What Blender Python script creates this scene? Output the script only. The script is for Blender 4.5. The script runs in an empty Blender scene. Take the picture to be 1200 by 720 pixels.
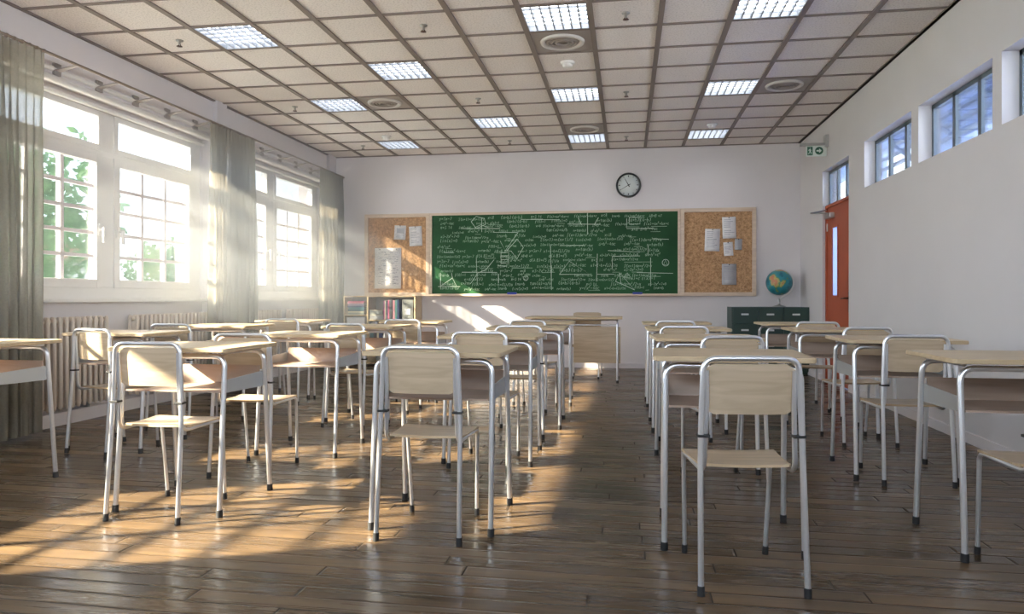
import bpy, bmesh, math, random
from mathutils import Vector, Matrix
R = math.radians
random.seed(7)
C = bpy.context.scene.collection
S = bpy.context.scene

# ------------------------------------------------------------------ camera
F_PX, YAW, Y0, EYE = 843.0, R(9.1), 348.5, 0.98
cam = bpy.data.cameras.new('camera')
cam.sensor_width = 36.0
cam.lens = 36.0 * F_PX / 1200.0
cam.shift_y = (Y0 - 360.0) / 1200.0
cam.clip_start = 0.05
cam.clip_end = 300
cam_o = bpy.data.objects.new('camera', cam)
cam_o.location = (0, 0, EYE)
cam_o.rotation_euler = (R(90), 0, YAW)
C.objects.link(cam_o)
S.camera = cam_o

# ------------------------------------------------------------------ light, sky, exposure
S.view_settings.view_transform = 'Standard'
S.view_settings.look = 'None'
S.view_settings.exposure = 0.0
S.view_settings.gamma = 1.0
S.view_settings.use_curve_mapping = False
SUN_STRENGTH, SKY_STRENGTH, PANEL_STRENGTH, HAZE = 58.0, 13.6, 6.5, 0.50
SUN_DIR = Vector((1.0, 0.44, -0.60)).normalized()
sun = bpy.data.lights.new('sun', 'SUN')
sun.energy = SUN_STRENGTH
sun.angle = R(0.9)
sun.color = (1.0, 0.85, 0.62)
sun_o = bpy.data.objects.new('sun', sun)
sun_o.rotation_euler = SUN_DIR.to_track_quat('-Z', 'Y').to_euler()
sun_o.location = (-20, -5, 14)
C.objects.link(sun_o)
w = bpy.data.worlds.new('sky')
S.world = w
w.use_nodes = True
wn, wl = w.node_tree.nodes, w.node_tree.links
bg = wn['Background']
tc = wn.new('ShaderNodeTexCoord'); sp = wn.new('ShaderNodeSeparateXYZ'); rp = wn.new('ShaderNodeValToRGB')
rp.color_ramp.elements[0].position = 0.0; rp.color_ramp.elements[0].color = (0.95, 0.97, 1.0, 1)
rp.color_ramp.elements[1].position = 0.6; rp.color_ramp.elements[1].color = (0.72, 0.85, 1.0, 1)
wl.new(tc.outputs['Generated'], sp.inputs[0]); wl.new(sp.outputs['Z'], rp.inputs[0]); wl.new(rp.outputs[0], bg.inputs[0])
bg.inputs[1].default_value = SKY_STRENGTH
cy = S.cycles
cy.max_bounces = 9; cy.diffuse_bounces = 5; cy.glossy_bounces = 4; cy.transmission_bounces = 6
cy.transparent_max_bounces = 10; cy.volume_bounces = 0
cy.sample_clamp_indirect = 6.0
cy.use_denoising = True
cy.volume_step_rate = 4.0
cy.volume_max_steps = 64

# ------------------------------------------------------------------ helpers
class MB:
    """collects geometry that becomes ONE mesh"""
    def __init__(s): s.v = []; s.f = []; s.sm = []; s.mi = []
    def add(s, vs, fs, smooth=False, mi=0, M=None):
        o = len(s.v)
        for p in vs:
            p = Vector(p)
            s.v.append(tuple(M @ p) if M else tuple(p))
        for f in fs:
            s.f.append([i + o for i in f]); s.sm.append(smooth); s.mi.append(mi)
        return s
    def box(s, x0, x1, y0, y1, z0, z1, b=0.0, mi=0, M=None):
        if b <= 0:
            vs = [(x, y, z) for z in (z0, z1) for y in (y0, y1) for x in (x0, x1)]
            fs = [(0, 2, 3, 1), (4, 5, 7, 6), (0, 1, 5, 4), (2, 6, 7, 3), (0, 4, 6, 2), (1, 3, 7, 5)]
            return s.add(vs, fs, False, mi, M)
        bm = bmesh.new()
        bmesh.ops.create_cube(bm, size=1)
        for v in bm.verts:
            v.co = Vector(((x0 + x1) / 2 + v.co.x * (x1 - x0), (y0 + y1) / 2 + v.co.y * (y1 - y0), (z0 + z1) / 2 + v.co.z * (z1 - z0)))
        bmesh.ops.bevel(bm, geom=bm.edges[:], offset=b, segments=2, profile=0.7, affect='EDGES')
        bm.verts.ensure_lookup_table()
        vs = [v.co.copy() for v in bm.verts]; fs = [[v.index for v in f.verts] for f in bm.faces]
        bm.free()
        return s.add(vs, fs, False, mi, M)
    def tube(s, pts, r, seg=10, closed=False, mi=0, cap=True, M=None):
        pts = [Vector(p) for p in pts]
        n = len(pts); vs = []; fs = []
        tang = []
        for i in range(n):
            a = pts[(i - 1) % n] if (closed or i > 0) else pts[i]
            b = pts[(i + 1) % n] if (closed or i < n - 1) else pts[i]
            tang.append((b - a).normalized())
        up = Vector((0, 0, 1)) if abs(tang[0].z) < 0.9 else Vector((0, 1, 0))
        nrm = (up - tang[0] * up.dot(tang[0])).normalized()
        rr = r if isinstance(r, (list, tuple)) else [r] * n
        for i in range(n):
            t = tang[i]
            nrm = (nrm - t * nrm.dot(t)).normalized()
            bn = t.cross(nrm)
            for k in range(seg):
                a = 2 * math.pi * k / seg
                vs.append(pts[i] + (nrm * math.cos(a) + bn * math.sin(a)) * rr[i])
        m = n if closed else n - 1
        for i in range(m):
            for k in range(seg):
                a = i * seg + k; b = i * seg + (k + 1) % seg
                c = ((i + 1) % n) * seg + (k + 1) % seg; d = ((i + 1) % n) * seg + k
                fs.append((a, b, c, d))
        s.add(vs, fs, True, mi, M)
        if cap and not closed:
            s.add(vs[:seg], [tuple(reversed(range(seg)))], False, mi, M)
            s.add(vs[-seg:], [tuple(range(seg))], False, mi, M)
        return s
    def lathe(s, prof, seg=24, mi=0, M=None, smooth=True):
        vs = []; fs = []
        for r, z in prof:
            for k in range(seg):
                a = 2 * math.pi * k / seg
                vs.append((r * math.cos(a), r * math.sin(a), z))
        for i in range(len(prof) - 1):
            for k in range(seg):
                fs.append((i * seg + k, i * seg + (k + 1) % seg, (i + 1) * seg + (k + 1) % seg, (i + 1) * seg + k))
        return s.add(vs, fs, smooth, mi, M)
    def build(s, name, mat, parent=None):
        me = bpy.data.meshes.new(name)
        me.from_pydata(s.v, [], s.f)
        me.polygons.foreach_set('use_smooth', s.sm)
        me.polygons.foreach_set('material_index', s.mi)
        for m in (mat if isinstance(mat, (list, tuple)) else [mat]): me.materials.append(m)
        me.update()
        o = bpy.data.objects.new(name, me)
        C.objects.link(o)
        if parent: o.parent = parent
        return o

def bend(pts, rad, n=6):
    """polyline with rounded corners"""
    pts = [Vector(p) for p in pts]; out = [pts[0]]
    rads = rad if isinstance(rad, (list, tuple)) else [rad] * (len(pts) - 2)
    for i in range(1, len(pts) - 1):
        p = pts[i]; a = (pts[i - 1] - p); b = (pts[i + 1] - p); r = rads[i - 1]
        la = min(r, a.length * 0.49); lb = min(r, b.length * 0.49)
        A = p + a.normalized() * la; B = p + b.normalized() * lb
        for k in range(n + 1):
            t = k / n
            out.append(A * (1 - t) ** 2 + p * 2 * t * (1 - t) + B * t * t)
    out.append(pts[-1])
    return out

def tag(o, label=None, cat=None, group=None, kind=None):
    if label: o['label'] = label
    if cat: o['category'] = cat
    if group: o['group'] = group
    if kind: o['kind'] = kind
    return o
def empty(name, loc=(0, 0, 0), rz=0.0):
    o = bpy.data.objects.new(name, None); C.objects.link(o)
    o.location = loc; o.rotation_euler = (0, 0, rz); o.empty_display_size = 0.1
    return o
def struct(mb, name, mat, parent=None):
    o = mb.build(name, mat, parent)
    if parent is None: o['kind'] = 'structure'
    return o
def copy_tree(o, parent=None):
    c = o.copy(); C.objects.link(c); c.parent = parent
    for ch in list(o.children): copy_tree(ch, c)
    return c

# ------------------------------------------------------------------ materials
def new_mat(name):
    m = bpy.data.materials.new(name); m.use_nodes = True
    nt = m.node_tree
    return m, nt, nt.nodes['Principled BSDF']
def mat(name, col, rough=0.5, metal=0.0, noise=0.0, nscale=8.0, bump=0.0, bscale=60.0, stretch=(1, 1, 1), emit=None, espec=None, coat=0.0):
    m, nt, p = new_mat(name)
    p.inputs['Base Color'].default_value = (*col, 1); p.inputs['Roughness'].default_value = rough; p.inputs['Metallic'].default_value = metal
    if espec is not None: p.inputs['Specular IOR Level'].default_value = espec
    if coat: p.inputs['Coat Weight'].default_value = coat
    t = nt.nodes.new('ShaderNodeTexCoord'); mp = nt.nodes.new('ShaderNodeMapping'); mp.inputs['Scale'].default_value = stretch
    nt.links.new(t.outputs['Object'], mp.inputs[0])
    if noise > 0:
        n = nt.nodes.new('ShaderNodeTexNoise'); n.inputs['Scale'].default_value = nscale; n.inputs['Detail'].default_value = 6
        nt.links.new(mp.outputs[0], n.inputs['Vector'])
        r = nt.nodes.new('ShaderNodeMapRange'); r.inputs[1].default_value = 0.3; r.inputs[2].default_value = 0.7
        r.inputs[3].default_value = 1 - noise; r.inputs[4].default_value = 1 + noise * 0.6
        nt.links.new(n.outputs[0], r.inputs[0])
        mx = nt.nodes.new('ShaderNodeMix'); mx.data_type = 'RGBA'; mx.blend_type = 'MULTIPLY'; mx.inputs[0].default_value = 1
        mx.inputs[6].default_value = (*col, 1); nt.links.new(r.outputs[0], mx.inputs[7]); nt.links.new(mx.outputs[2], p.inputs['Base Color'])
    if bump > 0:
        n2 = nt.nodes.new('ShaderNodeTexNoise'); n2.inputs['Scale'].default_value = bscale; n2.inputs['Detail'].default_value = 4
        nt.links.new(mp.outputs[0], n2.inputs['Vector'])
        b = nt.nodes.new('ShaderNodeBump'); b.inputs['Strength'].default_value = bump; b.inputs['Distance'].default_value = 0.004
        nt.links.new(n2.outputs[0], b.inputs['Height']); nt.links.new(b.outputs[0], p.inputs['Normal'])
    if emit:
        p.inputs['Emission Color'].default_value = (*emit[0], 1); p.inputs['Emission Strength'].default_value = emit[1]
    return m

def wood_mat(name, c1, c2, axis='X', rough=0.35, scale=3.0):
    m, nt, p = new_mat(name)
    t = nt.nodes.new('ShaderNodeTexCoord'); mp = nt.nodes.new('ShaderNodeMapping')
    mp.inputs['Scale'].default_value = {'X': (1.0, 14, 14), 'Y': (14, 1.0, 14), 'Z': (14, 14, 1.0)}[axis]
    nt.links.new(t.outputs['Object'], mp.inputs[0])
    n = nt.nodes.new('ShaderNodeTexNoise'); n.inputs['Scale'].default_value = scale; n.inputs['Detail'].default_value = 8; n.inputs['Distortion'].default_value = 0.6
    nt.links.new(mp.outputs[0], n.inputs['Vector'])
    r = nt.nodes.new('ShaderNodeValToRGB'); r.color_ramp.elements[0].position = 0.35; r.color_ramp.elements[1].position = 0.68
    r.color_ramp.elements[0].color = (*c1, 1); r.color_ramp.elements[1].color = (*c2, 1)
    nt.links.new(n.outputs[0], r.inputs[0]); nt.links.new(r.outputs[0], p.inputs['Base Color'])
    p.inputs['Roughness'].default_value = rough
    b = nt.nodes.new('ShaderNodeBump'); b.inputs['Strength'].default_value = 0.08; b.inputs['Distance'].default_value = 0.002
    nt.links.new(n.outputs[0], b.inputs['Height']); nt.links.new(b.outputs[0], p.inputs['Normal'])
    return m

def glass_mat(name, tint=(0.95, 0.98, 1.0), refl=0.9):
    m = bpy.data.materials.new(name); m.use_nodes = True; nt = m.node_tree; nt.nodes.remove(nt.nodes['Principled BSDF'])
    tr = nt.nodes.new('ShaderNodeBsdfTransparent'); tr.inputs[0].default_value = (*tint, 1)
    gl = nt.nodes.new('ShaderNodeBsdfGlossy'); gl.inputs['Roughness'].default_value = 0.02
    fr = nt.nodes.new('ShaderNodeFresnel'); fr.inputs[0].default_value = 1.45
    mu = nt.nodes.new('ShaderNodeMath'); mu.operation = 'MULTIPLY'; mu.inputs[1].default_value = refl
    mx = nt.nodes.new('ShaderNodeMixShader')
    nt.links.new(fr.outputs[0], mu.inputs[0]); nt.links.new(mu.outputs[0], mx.inputs[0]); nt.links.new(tr.outputs[0], mx.inputs[1]); nt.links.new(gl.outputs[0], mx.inputs[2])
    nt.links.new(mx.outputs[0], nt.nodes['Material Output'].inputs[0])
    return m

def floor_material():
    m, nt, p = new_mat('old_plank_floor')
    N, L = nt.nodes, nt.links
    def math_(op, a, b=None, c=None):
        n = N.new('ShaderNodeMath'); n.operation = op
        for i, x in enumerate((a, b, c)):
            if x is None: continue
            if isinstance(x, (int, float)): n.inputs[i].default_value = x
            else: L.new(x, n.inputs[i])
        return n.outputs[0]
    t = N.new('ShaderNodeTexCoord'); s = N.new('ShaderNodeSeparateXYZ'); L.new(t.outputs['Object'], s.inputs[0])
    # planks run along x, very slightly off the wall
    y = math_('ADD', s.outputs[1], math_('MULTIPLY', s.outputs[0], 0.012))
    W, LEN = 0.088, 1.35
    yr = math_('DIVIDE', y, W); row = math_('FLOOR', yr); fy = math_('FRACT', yr)
    wn1 = N.new('ShaderNodeTexWhiteNoise'); wn1.noise_dimensions = '1D'; L.new(row, wn1.inputs['W'])
    xr = math_('ADD', math_('DIVIDE', s.outputs[0], LEN), math_('MULTIPLY', wn1.outputs['Value'], 7.3))
    ix = math_('FLOOR', xr); fx = math_('FRACT', xr)
    cmb = N.new('ShaderNodeCombineXYZ'); L.new(ix, cmb.inputs[0]); L.new(row, cmb.inputs[1])
    wn2 = N.new('ShaderNodeTexWhiteNoise'); wn2.noise_dimensions = '3D'; L.new(cmb.outputs[0], wn2.inputs['Vector'])
    rnd = wn2.outputs['Value']
    sc = N.new('ShaderNodeSeparateColor'); L.new(wn2.outputs['Color'], sc.inputs[0])
    # wood grain
    cv = N.new('ShaderNodeCombineXYZ'); L.new(math_('ADD', math_('MULTIPLY', s.outputs[0], 2.2), math_('MULTIPLY', rnd, 40)), cv.inputs[0])
    L.new(math_('MULTIPLY', s.outputs[1], 34), cv.inputs[1]); L.new(math_('MULTIPLY', rnd, 9), cv.inputs[2])
    gn = N.new('ShaderNodeTexNoise'); gn.inputs['Scale'].default_value = 1.0; gn.inputs['Detail'].default_value = 7; gn.inputs['Roughness'].default_value = 0.62; gn.inputs['Distortion'].default_value = 0.5
    L.new(cv.outputs[0], gn.inputs['Vector'])
    big = N.new('ShaderNodeTexNoise'); big.inputs['Scale'].default_value = 2.4; big.inputs['Detail'].default_value = 5; L.new(t.outputs['Object'], big.inputs['Vector'])
    ramp = N.new('ShaderNodeValToRGB'); e = ramp.color_ramp.elements
    e[0].position = 0.15; e[0].color = (0.040, 0.027, 0.018, 1)
    e[1].position = 0.9; e[1].color = (0.24, 0.148, 0.070, 1)
    e.new(0.5).color = (0.105, 0.067, 0.036, 1)
    mixv = math_('ADD', math_('MULTIPLY', gn.outputs[0], 0.62), math_('ADD', math_('MULTIPLY', rnd, 0.24), math_('MULTIPLY', math_('SUBTRACT', big.outputs[0], 0.5), 0.5)))
    L.new(mixv, ramp.inputs[0])
    # gaps between boards
    ey = math_('MINIMUM', fy, math_('SUBTRACT', 1.0, fy)); ex = math_('MULTIPLY', math_('MINIMUM', fx, math_('SUBTRACT', 1.0, fx)), LEN / W)
    gapw = math_('ADD', 0.004, math_('MULTIPLY', math_('POWER', sc.outputs[1], 3.0), 0.045))
    gy = math_('LESS_THAN', ey, gapw); gx = math_('LESS_THAN', ex, 0.035)
    gap = math_('MAXIMUM', gy, gx)
    mg = N.new('ShaderNodeMix'); mg.data_type = 'RGBA'; L.new(gap, mg.inputs[0]); L.new(ramp.outputs[0], mg.inputs[6]); mg.inputs[7].default_value = (0.018, 0.012, 0.008, 1)
    L.new(mg.outputs[2], p.inputs['Base Color'])
    rr = math_('ADD', 0.12, math_('MULTIPLY', gn.outputs[0], 0.20)); rr = math_('ADD', rr, math_('MULTIPLY', sc.outputs[0], 0.10)); rr = math_('ADD', rr, math_('MULTIPLY', gap, 0.5))
    L.new(rr, p.inputs['Roughness'])
    p.inputs['Specular IOR Level'].default_value = 0.28
    # height: edge rounding, tilt per board, cupping, grain
    edge = N.new('ShaderNodeMapRange'); edge.interpolation_type = 'SMOOTHSTEP'; edge.inputs[1].default_value = 0.0; edge.inputs[2].default_value = 0.12; L.new(math_('MINIMUM', ey, ex), edge.inputs[0])
    tilt = math_('MULTIPLY', math_('SUBTRACT', fy, 0.5), math_('MULTIPLY', math_('SUBTRACT', sc.outputs[2], 0.5), 0.75))
    tiltx = math_('MULTIPLY', math_('SUBTRACT', fx, 0.5), math_('MULTIPLY', math_('SUBTRACT', sc.outputs[1], 0.5), 2.2))
    wav = N.new('ShaderNodeTexNoise'); wav.inputs['Scale'].default_value = 3.2; wav.inputs['Detail'].default_value = 2; L.new(t.outputs['Object'], wav.inputs['Vector'])
    h = math_('ADD', math_('MULTIPLY', edge.outputs[0], 0.45), math_('ADD', tilt, tiltx))
    h = math_('ADD', h, math_('MULTIPLY', gn.outputs[0], 0.16)); h = math_('ADD', h, math_('MULTIPLY', wav.outputs[0], 1.4))
    b = N.new('ShaderNodeBump'); b.inputs['Strength'].default_value = 0.85; b.inputs['Distance'].default_value = 0.0038
    L.new(h, b.inputs['Height']); L.new(b.outputs[0], p.inputs['Normal'])
    return m

def tile_material():
    m, nt, p = new_mat('mineral_ceiling_tile')
    N, L = nt.nodes, nt.links
    t = N.new('ShaderNodeTexCoord')
    v = N.new('ShaderNodeTexNoise'); v.inputs['Scale'].default_value = 75; v.inputs['Detail'].default_value = 4; L.new(t.outputs['Object'], v.inputs['Vector'])
    n2 = N.new('ShaderNodeTexNoise'); n2.inputs['Scale'].default_value = 1.1; L.new(t.outputs['Object'], n2.inputs['Vector'])
    r = N.new('ShaderNodeValToRGB'); r.color_ramp.elements[0].position = 0.30; r.color_ramp.elements[0].color = (0.66, 0.61, 0.59, 1)
    r.color_ramp.elements[1].position = 0.52; r.color_ramp.elements[1].color = (0.88, 0.825, 0.80, 1)
    L.new(v.outputs[0], r.inputs[0])
    mx = N.new('ShaderNodeMix'); mx.data_type = 'RGBA'; mx.blend_type = 'MULTIPLY'; mx.inputs[0].default_value = 0.12
    L.new(r.outputs[0], mx.inputs[6]); L.new(n2.outputs[0], mx.inputs[7]); L.new(mx.outputs[2], p.inputs['Base Color'])
    p.inputs['Roughness'].default_value = 0.9
    return m

def curtain_material():
    m = bpy.data.materials.new('sheer_curtain_cloth'); m.use_nodes = True; nt = m.node_tree; nt.nodes.remove(nt.nodes['Principled BSDF'])
    N, L = nt.nodes, nt.links
    t = N.new('ShaderNodeTexCoord'); n = N.new('ShaderNodeTexNoise'); n.inputs['Scale'].default_value = 90; L.new(t.outputs['Object'], n.inputs['Vector'])
    r = N.new('ShaderNodeValToRGB'); r.color_ramp.elements[0].color = (0.26, 0.235, 0.18, 1); r.color_ramp.elements[1].color = (0.36, 0.33, 0.265, 1); L.new(n.outputs[0], r.inputs[0])
    d = N.new('ShaderNodeBsdfDiffuse'); tl = N.new('ShaderNodeBsdfTranslucent'); tr = N.new('ShaderNodeBsdfTransparent')
    L.new(r.outputs[0], d.inputs[0]); L.new(r.outputs[0], tl.inputs[0])
    tr.inputs[0].default_value = (0.85, 0.85, 0.85, 1)
    a = N.new('ShaderNodeMixShader'); a.inputs[0].default_value = 0.35; L.new(d.outputs[0], a.inputs[1]); L.new(tl.outputs[0], a.inputs[2])
    b = N.new('ShaderNodeMixShader'); b.inputs[0].default_value = 0.30; L.new(a.outputs[0], b.inputs[1]); L.new(tr.outputs[0], b.inputs[2])
    L.new(b.outputs[0], nt.nodes['Material Output'].inputs[0])
    return m

def cork_material():
    m, nt, p = new_mat('cork'); N, L = nt.nodes, nt.links
    t = N.new('ShaderNodeTexCoord'); v = N.new('ShaderNodeTexVoronoi'); v.inputs['Scale'].default_value = 70; L.new(t.outputs['Object'], v.inputs['Vector'])
    n = N.new('ShaderNodeTexNoise'); n.inputs['Scale'].default_value = 28; n.inputs['Detail'].default_value = 6; L.new(t.outputs['Object'], n.inputs['Vector'])
    s = N.new('ShaderNodeSeparateColor'); L.new(v.outputs['Color'], s.inputs[0])
    mx = N.new('ShaderNodeMath'); mx.operation = 'MULTIPLY_ADD'; L.new(s.outputs[0], mx.inputs[0]); mx.inputs[1].default_value = 0.35; L.new(n.outputs[0], mx.inputs[2])
    r = N.new('ShaderNodeValToRGB'); r.color_ramp.elements[0].position = 0.35; r.color_ramp.elements[1].position = 0.95
    r.color_ramp.elements[0].color = (0.27, 0.145, 0.07, 1); r.color_ramp.elements[1].color = (0.60, 0.37, 0.20, 1)
    L.new(mx.outputs[0], r.inputs[0]); L.new(r.outputs[0], p.inputs['Base Color']); p.inputs['Roughness'].default_value = 0.95
    return m

def globe_material():
    m, nt, p = new_mat('globe_map'); N, L = nt.nodes, nt.links
    t = N.new('ShaderNodeTexCoord'); n = N.new('ShaderNodeTexNoise'); n.inputs['Scale'].default_value = 5.2; n.inputs['Detail'].default_value = 5; n.inputs['Distortion'].default_value = 0.3
    mp = N.new('ShaderNodeMapping'); mp.inputs['Location'].default_value = (3.3, 0.2, 1.6); L.new(t.outputs['Object'], mp.inputs[0]); L.new(mp.outputs[0], n.inputs['Vector'])
    r = N.new('ShaderNodeValToRGB'); r.color_ramp.interpolation = 'CONSTANT'
    e = r.color_ramp.elements
    e[0].position = 0; e[0].color = (0.02, 0.16, 0.22, 1)
    e[1].position = 0.48; e[1].color = (0.03, 0.24, 0.29, 1)
    e.new(0.575).color = (0.12, 0.26, 0.10, 1); e.new(0.605).color = (0.42, 0.36, 0.12, 1); e.new(0.64).color = (0.50, 0.20, 0.10, 1)
    L.new(n.outputs[0], r.inputs[0]); L.new(r.outputs[0], p.inputs['Base Color']); p.inputs['Roughness'].default_value = 0.3
    return m

M = {}
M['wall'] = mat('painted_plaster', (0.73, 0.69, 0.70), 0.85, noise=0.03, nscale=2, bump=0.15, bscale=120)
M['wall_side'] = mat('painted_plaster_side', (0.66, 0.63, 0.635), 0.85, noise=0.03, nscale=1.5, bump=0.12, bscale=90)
M['floor'] = floor_material()
M['tile'] = tile_material()
M['grid'] = mat('ceiling_grid_metal', (0.21, 0.17, 0.155), 0.6)
M['white'] = mat('white_window_paint', (0.80, 0.78, 0.76), 0.4)
M['muntin'] = mat('muntin_paint', (0.70, 0.64, 0.66), 0.5)
M['alu'] = mat('grey_window_aluminium', (0.16, 0.19, 0.22), 0.4, 0.6)
M['glass'] = glass_mat('clear_glass')
M['frosted'] = bpy.data.materials.new('frosted_glass'); M['frosted'].use_nodes = True
nt = M['frosted'].node_tree; nt.nodes.remove(nt.nodes['Principled BSDF']); a_ = nt.nodes.new('ShaderNodeBsdfDiffuse'); b_ = nt.nodes.new('ShaderNodeBsdfTranslucent'); c_ = nt.nodes.new('ShaderNodeMixShader'); c_.inputs[0].default_value = 0.75
a_.inputs[0].default_value = (0.50, 0.54, 0.66, 1); b_.inputs[0].default_value = (0.42, 0.47, 0.62, 1); nt.links.new(a_.outputs[0], c_.inputs[1]); nt.links.new(b_.outputs[0], c_.inputs[2]); nt.links.new(c_.outputs[0], nt.nodes['Material Output'].inputs[0])
M['steel'] = mat('brushed_chrome_tube', (0.84, 0.85, 0.88), 0.30, 0.90)
M['grey'] = mat('grey_painted_metal', (0.42, 0.43, 0.43), 0.45, 0.2)
M['rubber'] = mat('black_rubber', (0.015, 0.015, 0.016), 0.6)
M['ply'] = wood_mat('light_beech_veneer', (0.41, 0.315, 0.21), (0.53, 0.41, 0.285), 'X', 0.38)
M['top'] = wood_mat('desk_top_laminate', (0.48, 0.36, 0.22), (0.57, 0.44, 0.28), 'X', 0.36)
M['edge'] = wood_mat('veneer_edge', (0.42, 0.30, 0.18), (0.58, 0.44, 0.28), 'X', 0.5)
M['tray'] = wood_mat('tray_plywood', (0.35, 0.255, 0.195), (0.42, 0.31, 0.245), 'X', 0.42)
M['frame_wood'] = wood_mat('pale_board_frame', (0.60, 0.47, 0.36), (0.70, 0.57, 0.45), 'X', 0.5)
M['green'] = mat('green_chalkboard', (0.020, 0.088, 0.032), 0.6, noise=0.4, nscale=1.6, espec=0.2)
M['chalk'] = mat('chalk_marks', (0.35, 0.49, 0.37), 0.95)
M['chalk2'] = mat('chalk_marks_bold', (0.62, 0.72, 0.62), 0.95)
M['cork'] = cork_material()
M['paper'] = mat('white_paper', (0.80, 0.79, 0.80), 0.8, noise=0.05, nscale=20)
M['paper_grey'] = mat('grey_paper', (0.46, 0.46, 0.48), 0.8, noise=0.08, nscale=20)
M['ink'] = mat('grey_ink', (0.36, 0.36, 0.42), 0.8)
M['ink_light'] = mat('pale_ink', (0.45, 0.46, 0.50), 0.8)
M['black'] = mat('black_plastic', (0.02, 0.022, 0.022), 0.4)
M['dial'] = mat('clock_dial', (0.72, 0.76, 0.74), 0.5)
M['orange'] = mat('orange_red_door_paint', (0.40, 0.085, 0.035), 0.5, noise=0.06, nscale=3)
M['door_metal'] = mat('dull_steel', (0.45, 0.45, 0.44), 0.35, 0.9)
M['door_dark'] = mat('dark_handle_metal', (0.10, 0.05, 0.04), 0.4, 0.5)
M['cabinet'] = mat('dark_green_cabinet_paint', (0.017, 0.047, 0.036), 0.42, noise=0.08, nscale=4)
M['handle_white'] = mat('pale_handle', (0.68, 0.70, 0.69), 0.4)
M['rad'] = mat('cream_radiator_enamel', (0.66, 0.56, 0.47), 0.45)
M['curtain'] = curtain_material()
M['rod'] = mat('bronze_rod', (0.30, 0.24, 0.20), 0.4, 0.7)
M['signgreen'] = mat('sign_green', (0.012, 0.10, 0.055), 0.5)
M['signwhite'] = mat('sign_white', (0.70, 0.76, 0.72), 0.5)
M['globe'] = globe_material()
M['lamp'] = mat('luminous_diffuser', (0.9, 0.9, 0.9), 0.5, emit=((0.95, 0.98, 1.0), PANEL_STRENGTH))
M['louvre'] = mat('white_louvre', (0.30, 0.32, 0.36), 0.4, 0.3)
M['vent_ring'] = mat('vent_ring_enamel', (0.62, 0.59, 0.56), 0.5)
M['vent'] = mat('vent_metal', (0.33, 0.29, 0.27), 0.5)
M['blue'] = mat('blue_plastic', (0.03, 0.05, 0.36), 0.5)
M['leaf'] = mat('tree_leaves', (0.20, 0.34, 0.16), 0.7, noise=0.4, nscale=3)
nt = M['leaf'].node_tree; p_ = nt.nodes['Principled BSDF']; tl_ = nt.nodes.new('ShaderNodeBsdfTranslucent'); tl_.inputs[0].default_value = (0.20, 0.34, 0.16, 1); mx_ = nt.nodes.new('ShaderNodeMixShader')
mx_.inputs[0].default_value = 0.5; nt.links.new(p_.outputs[0], mx_.inputs[1]); nt.links.new(tl_.outputs[0], mx_.inputs[2]); nt.links.new(mx_.outputs[0], nt.nodes['Material Output'].inputs[0])
M['bark'] = mat('tree_bark', (0.12, 0.08, 0.05), 0.9, noise=0.3)
M['lawn'] = mat('pale_bounce_ground', (0.52, 0.53, 0.47), 0.9, noise=0.3, nscale=1)  # ground colour paled to bounce more daylight onto the ceiling
M['render'] = mat('pale_house_wall', (0.62, 0.60, 0.56), 0.9, noise=0.05)
M['roof'] = mat('clay_roof', (0.33, 0.16, 0.11), 0.9, noise=0.2, nscale=6)
M['corr'] = mat('corridor_blue_light_tint', (0.52, 0.63, 0.88), 0.7)  # bluish light of the corridor is put into this base colour
M['beam'] = mat('grey_steel_beam', (0.28, 0.33, 0.40), 0.6)

# ------------------------------------------------------------------ room shell
H = 3.04; XL, XR, YB, YR = -4.28, 2.27, 10.05, -1.2
XW = -4.40            # plane of the window wall, behind the cornice
mb = MB(); mb.box(XW - 0.3, XR + 0.02, YR - 0.2, YB + 0.2, -0.12, 0.0)
struct(mb, 'floor', M['floor'])
mb = MB(); mb.box(XW - 0.3, XR + 0.16, YB, YB + 0.25, 0, 3.4)
struct(mb, 'wall_back', M['wall'])
mb = MB()       # rear wall behind the camera, opened for an added fill window
RX0, RX1, RZ0, RZ1 = -3.6, 1.6, 1.75, 2.85
mb.box(XW - 0.3, RX0, YR - 0.2, YR, 0, 3.4); mb.box(RX1, XR + 0.16, YR - 0.2, YR, 0, 3.4); mb.box(RX0, RX1, YR - 0.2, YR, 0, RZ0); mb.box(RX0, RX1, YR - 0.2, YR, RZ1, 3.4)
struct(mb, 'wall_rear', M['wall'])
mb = MB()
for k in range(5): x = RX0 + (RX1 - RX0) * k / 4; mb.box(x - 0.03, x + 0.03, YR - 0.13, YR - 0.07, RZ0, RZ1)
mb.box(RX0, RX1, YR - 0.13, YR - 0.07, RZ0, RZ0 + 0.05); mb.box(RX0, RX1, YR - 0.13, YR - 0.07, RZ1 - 0.05, RZ1)
o = struct(mb, 'window_10', M['white'])  # unseen glazing, added so daylight fills the room from behind
mb = MB(); mb.box(RX0, RX1, YR - 0.103, YR - 0.097, RZ0, RZ1); mb.build('glass', M['glass'], o)

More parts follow.
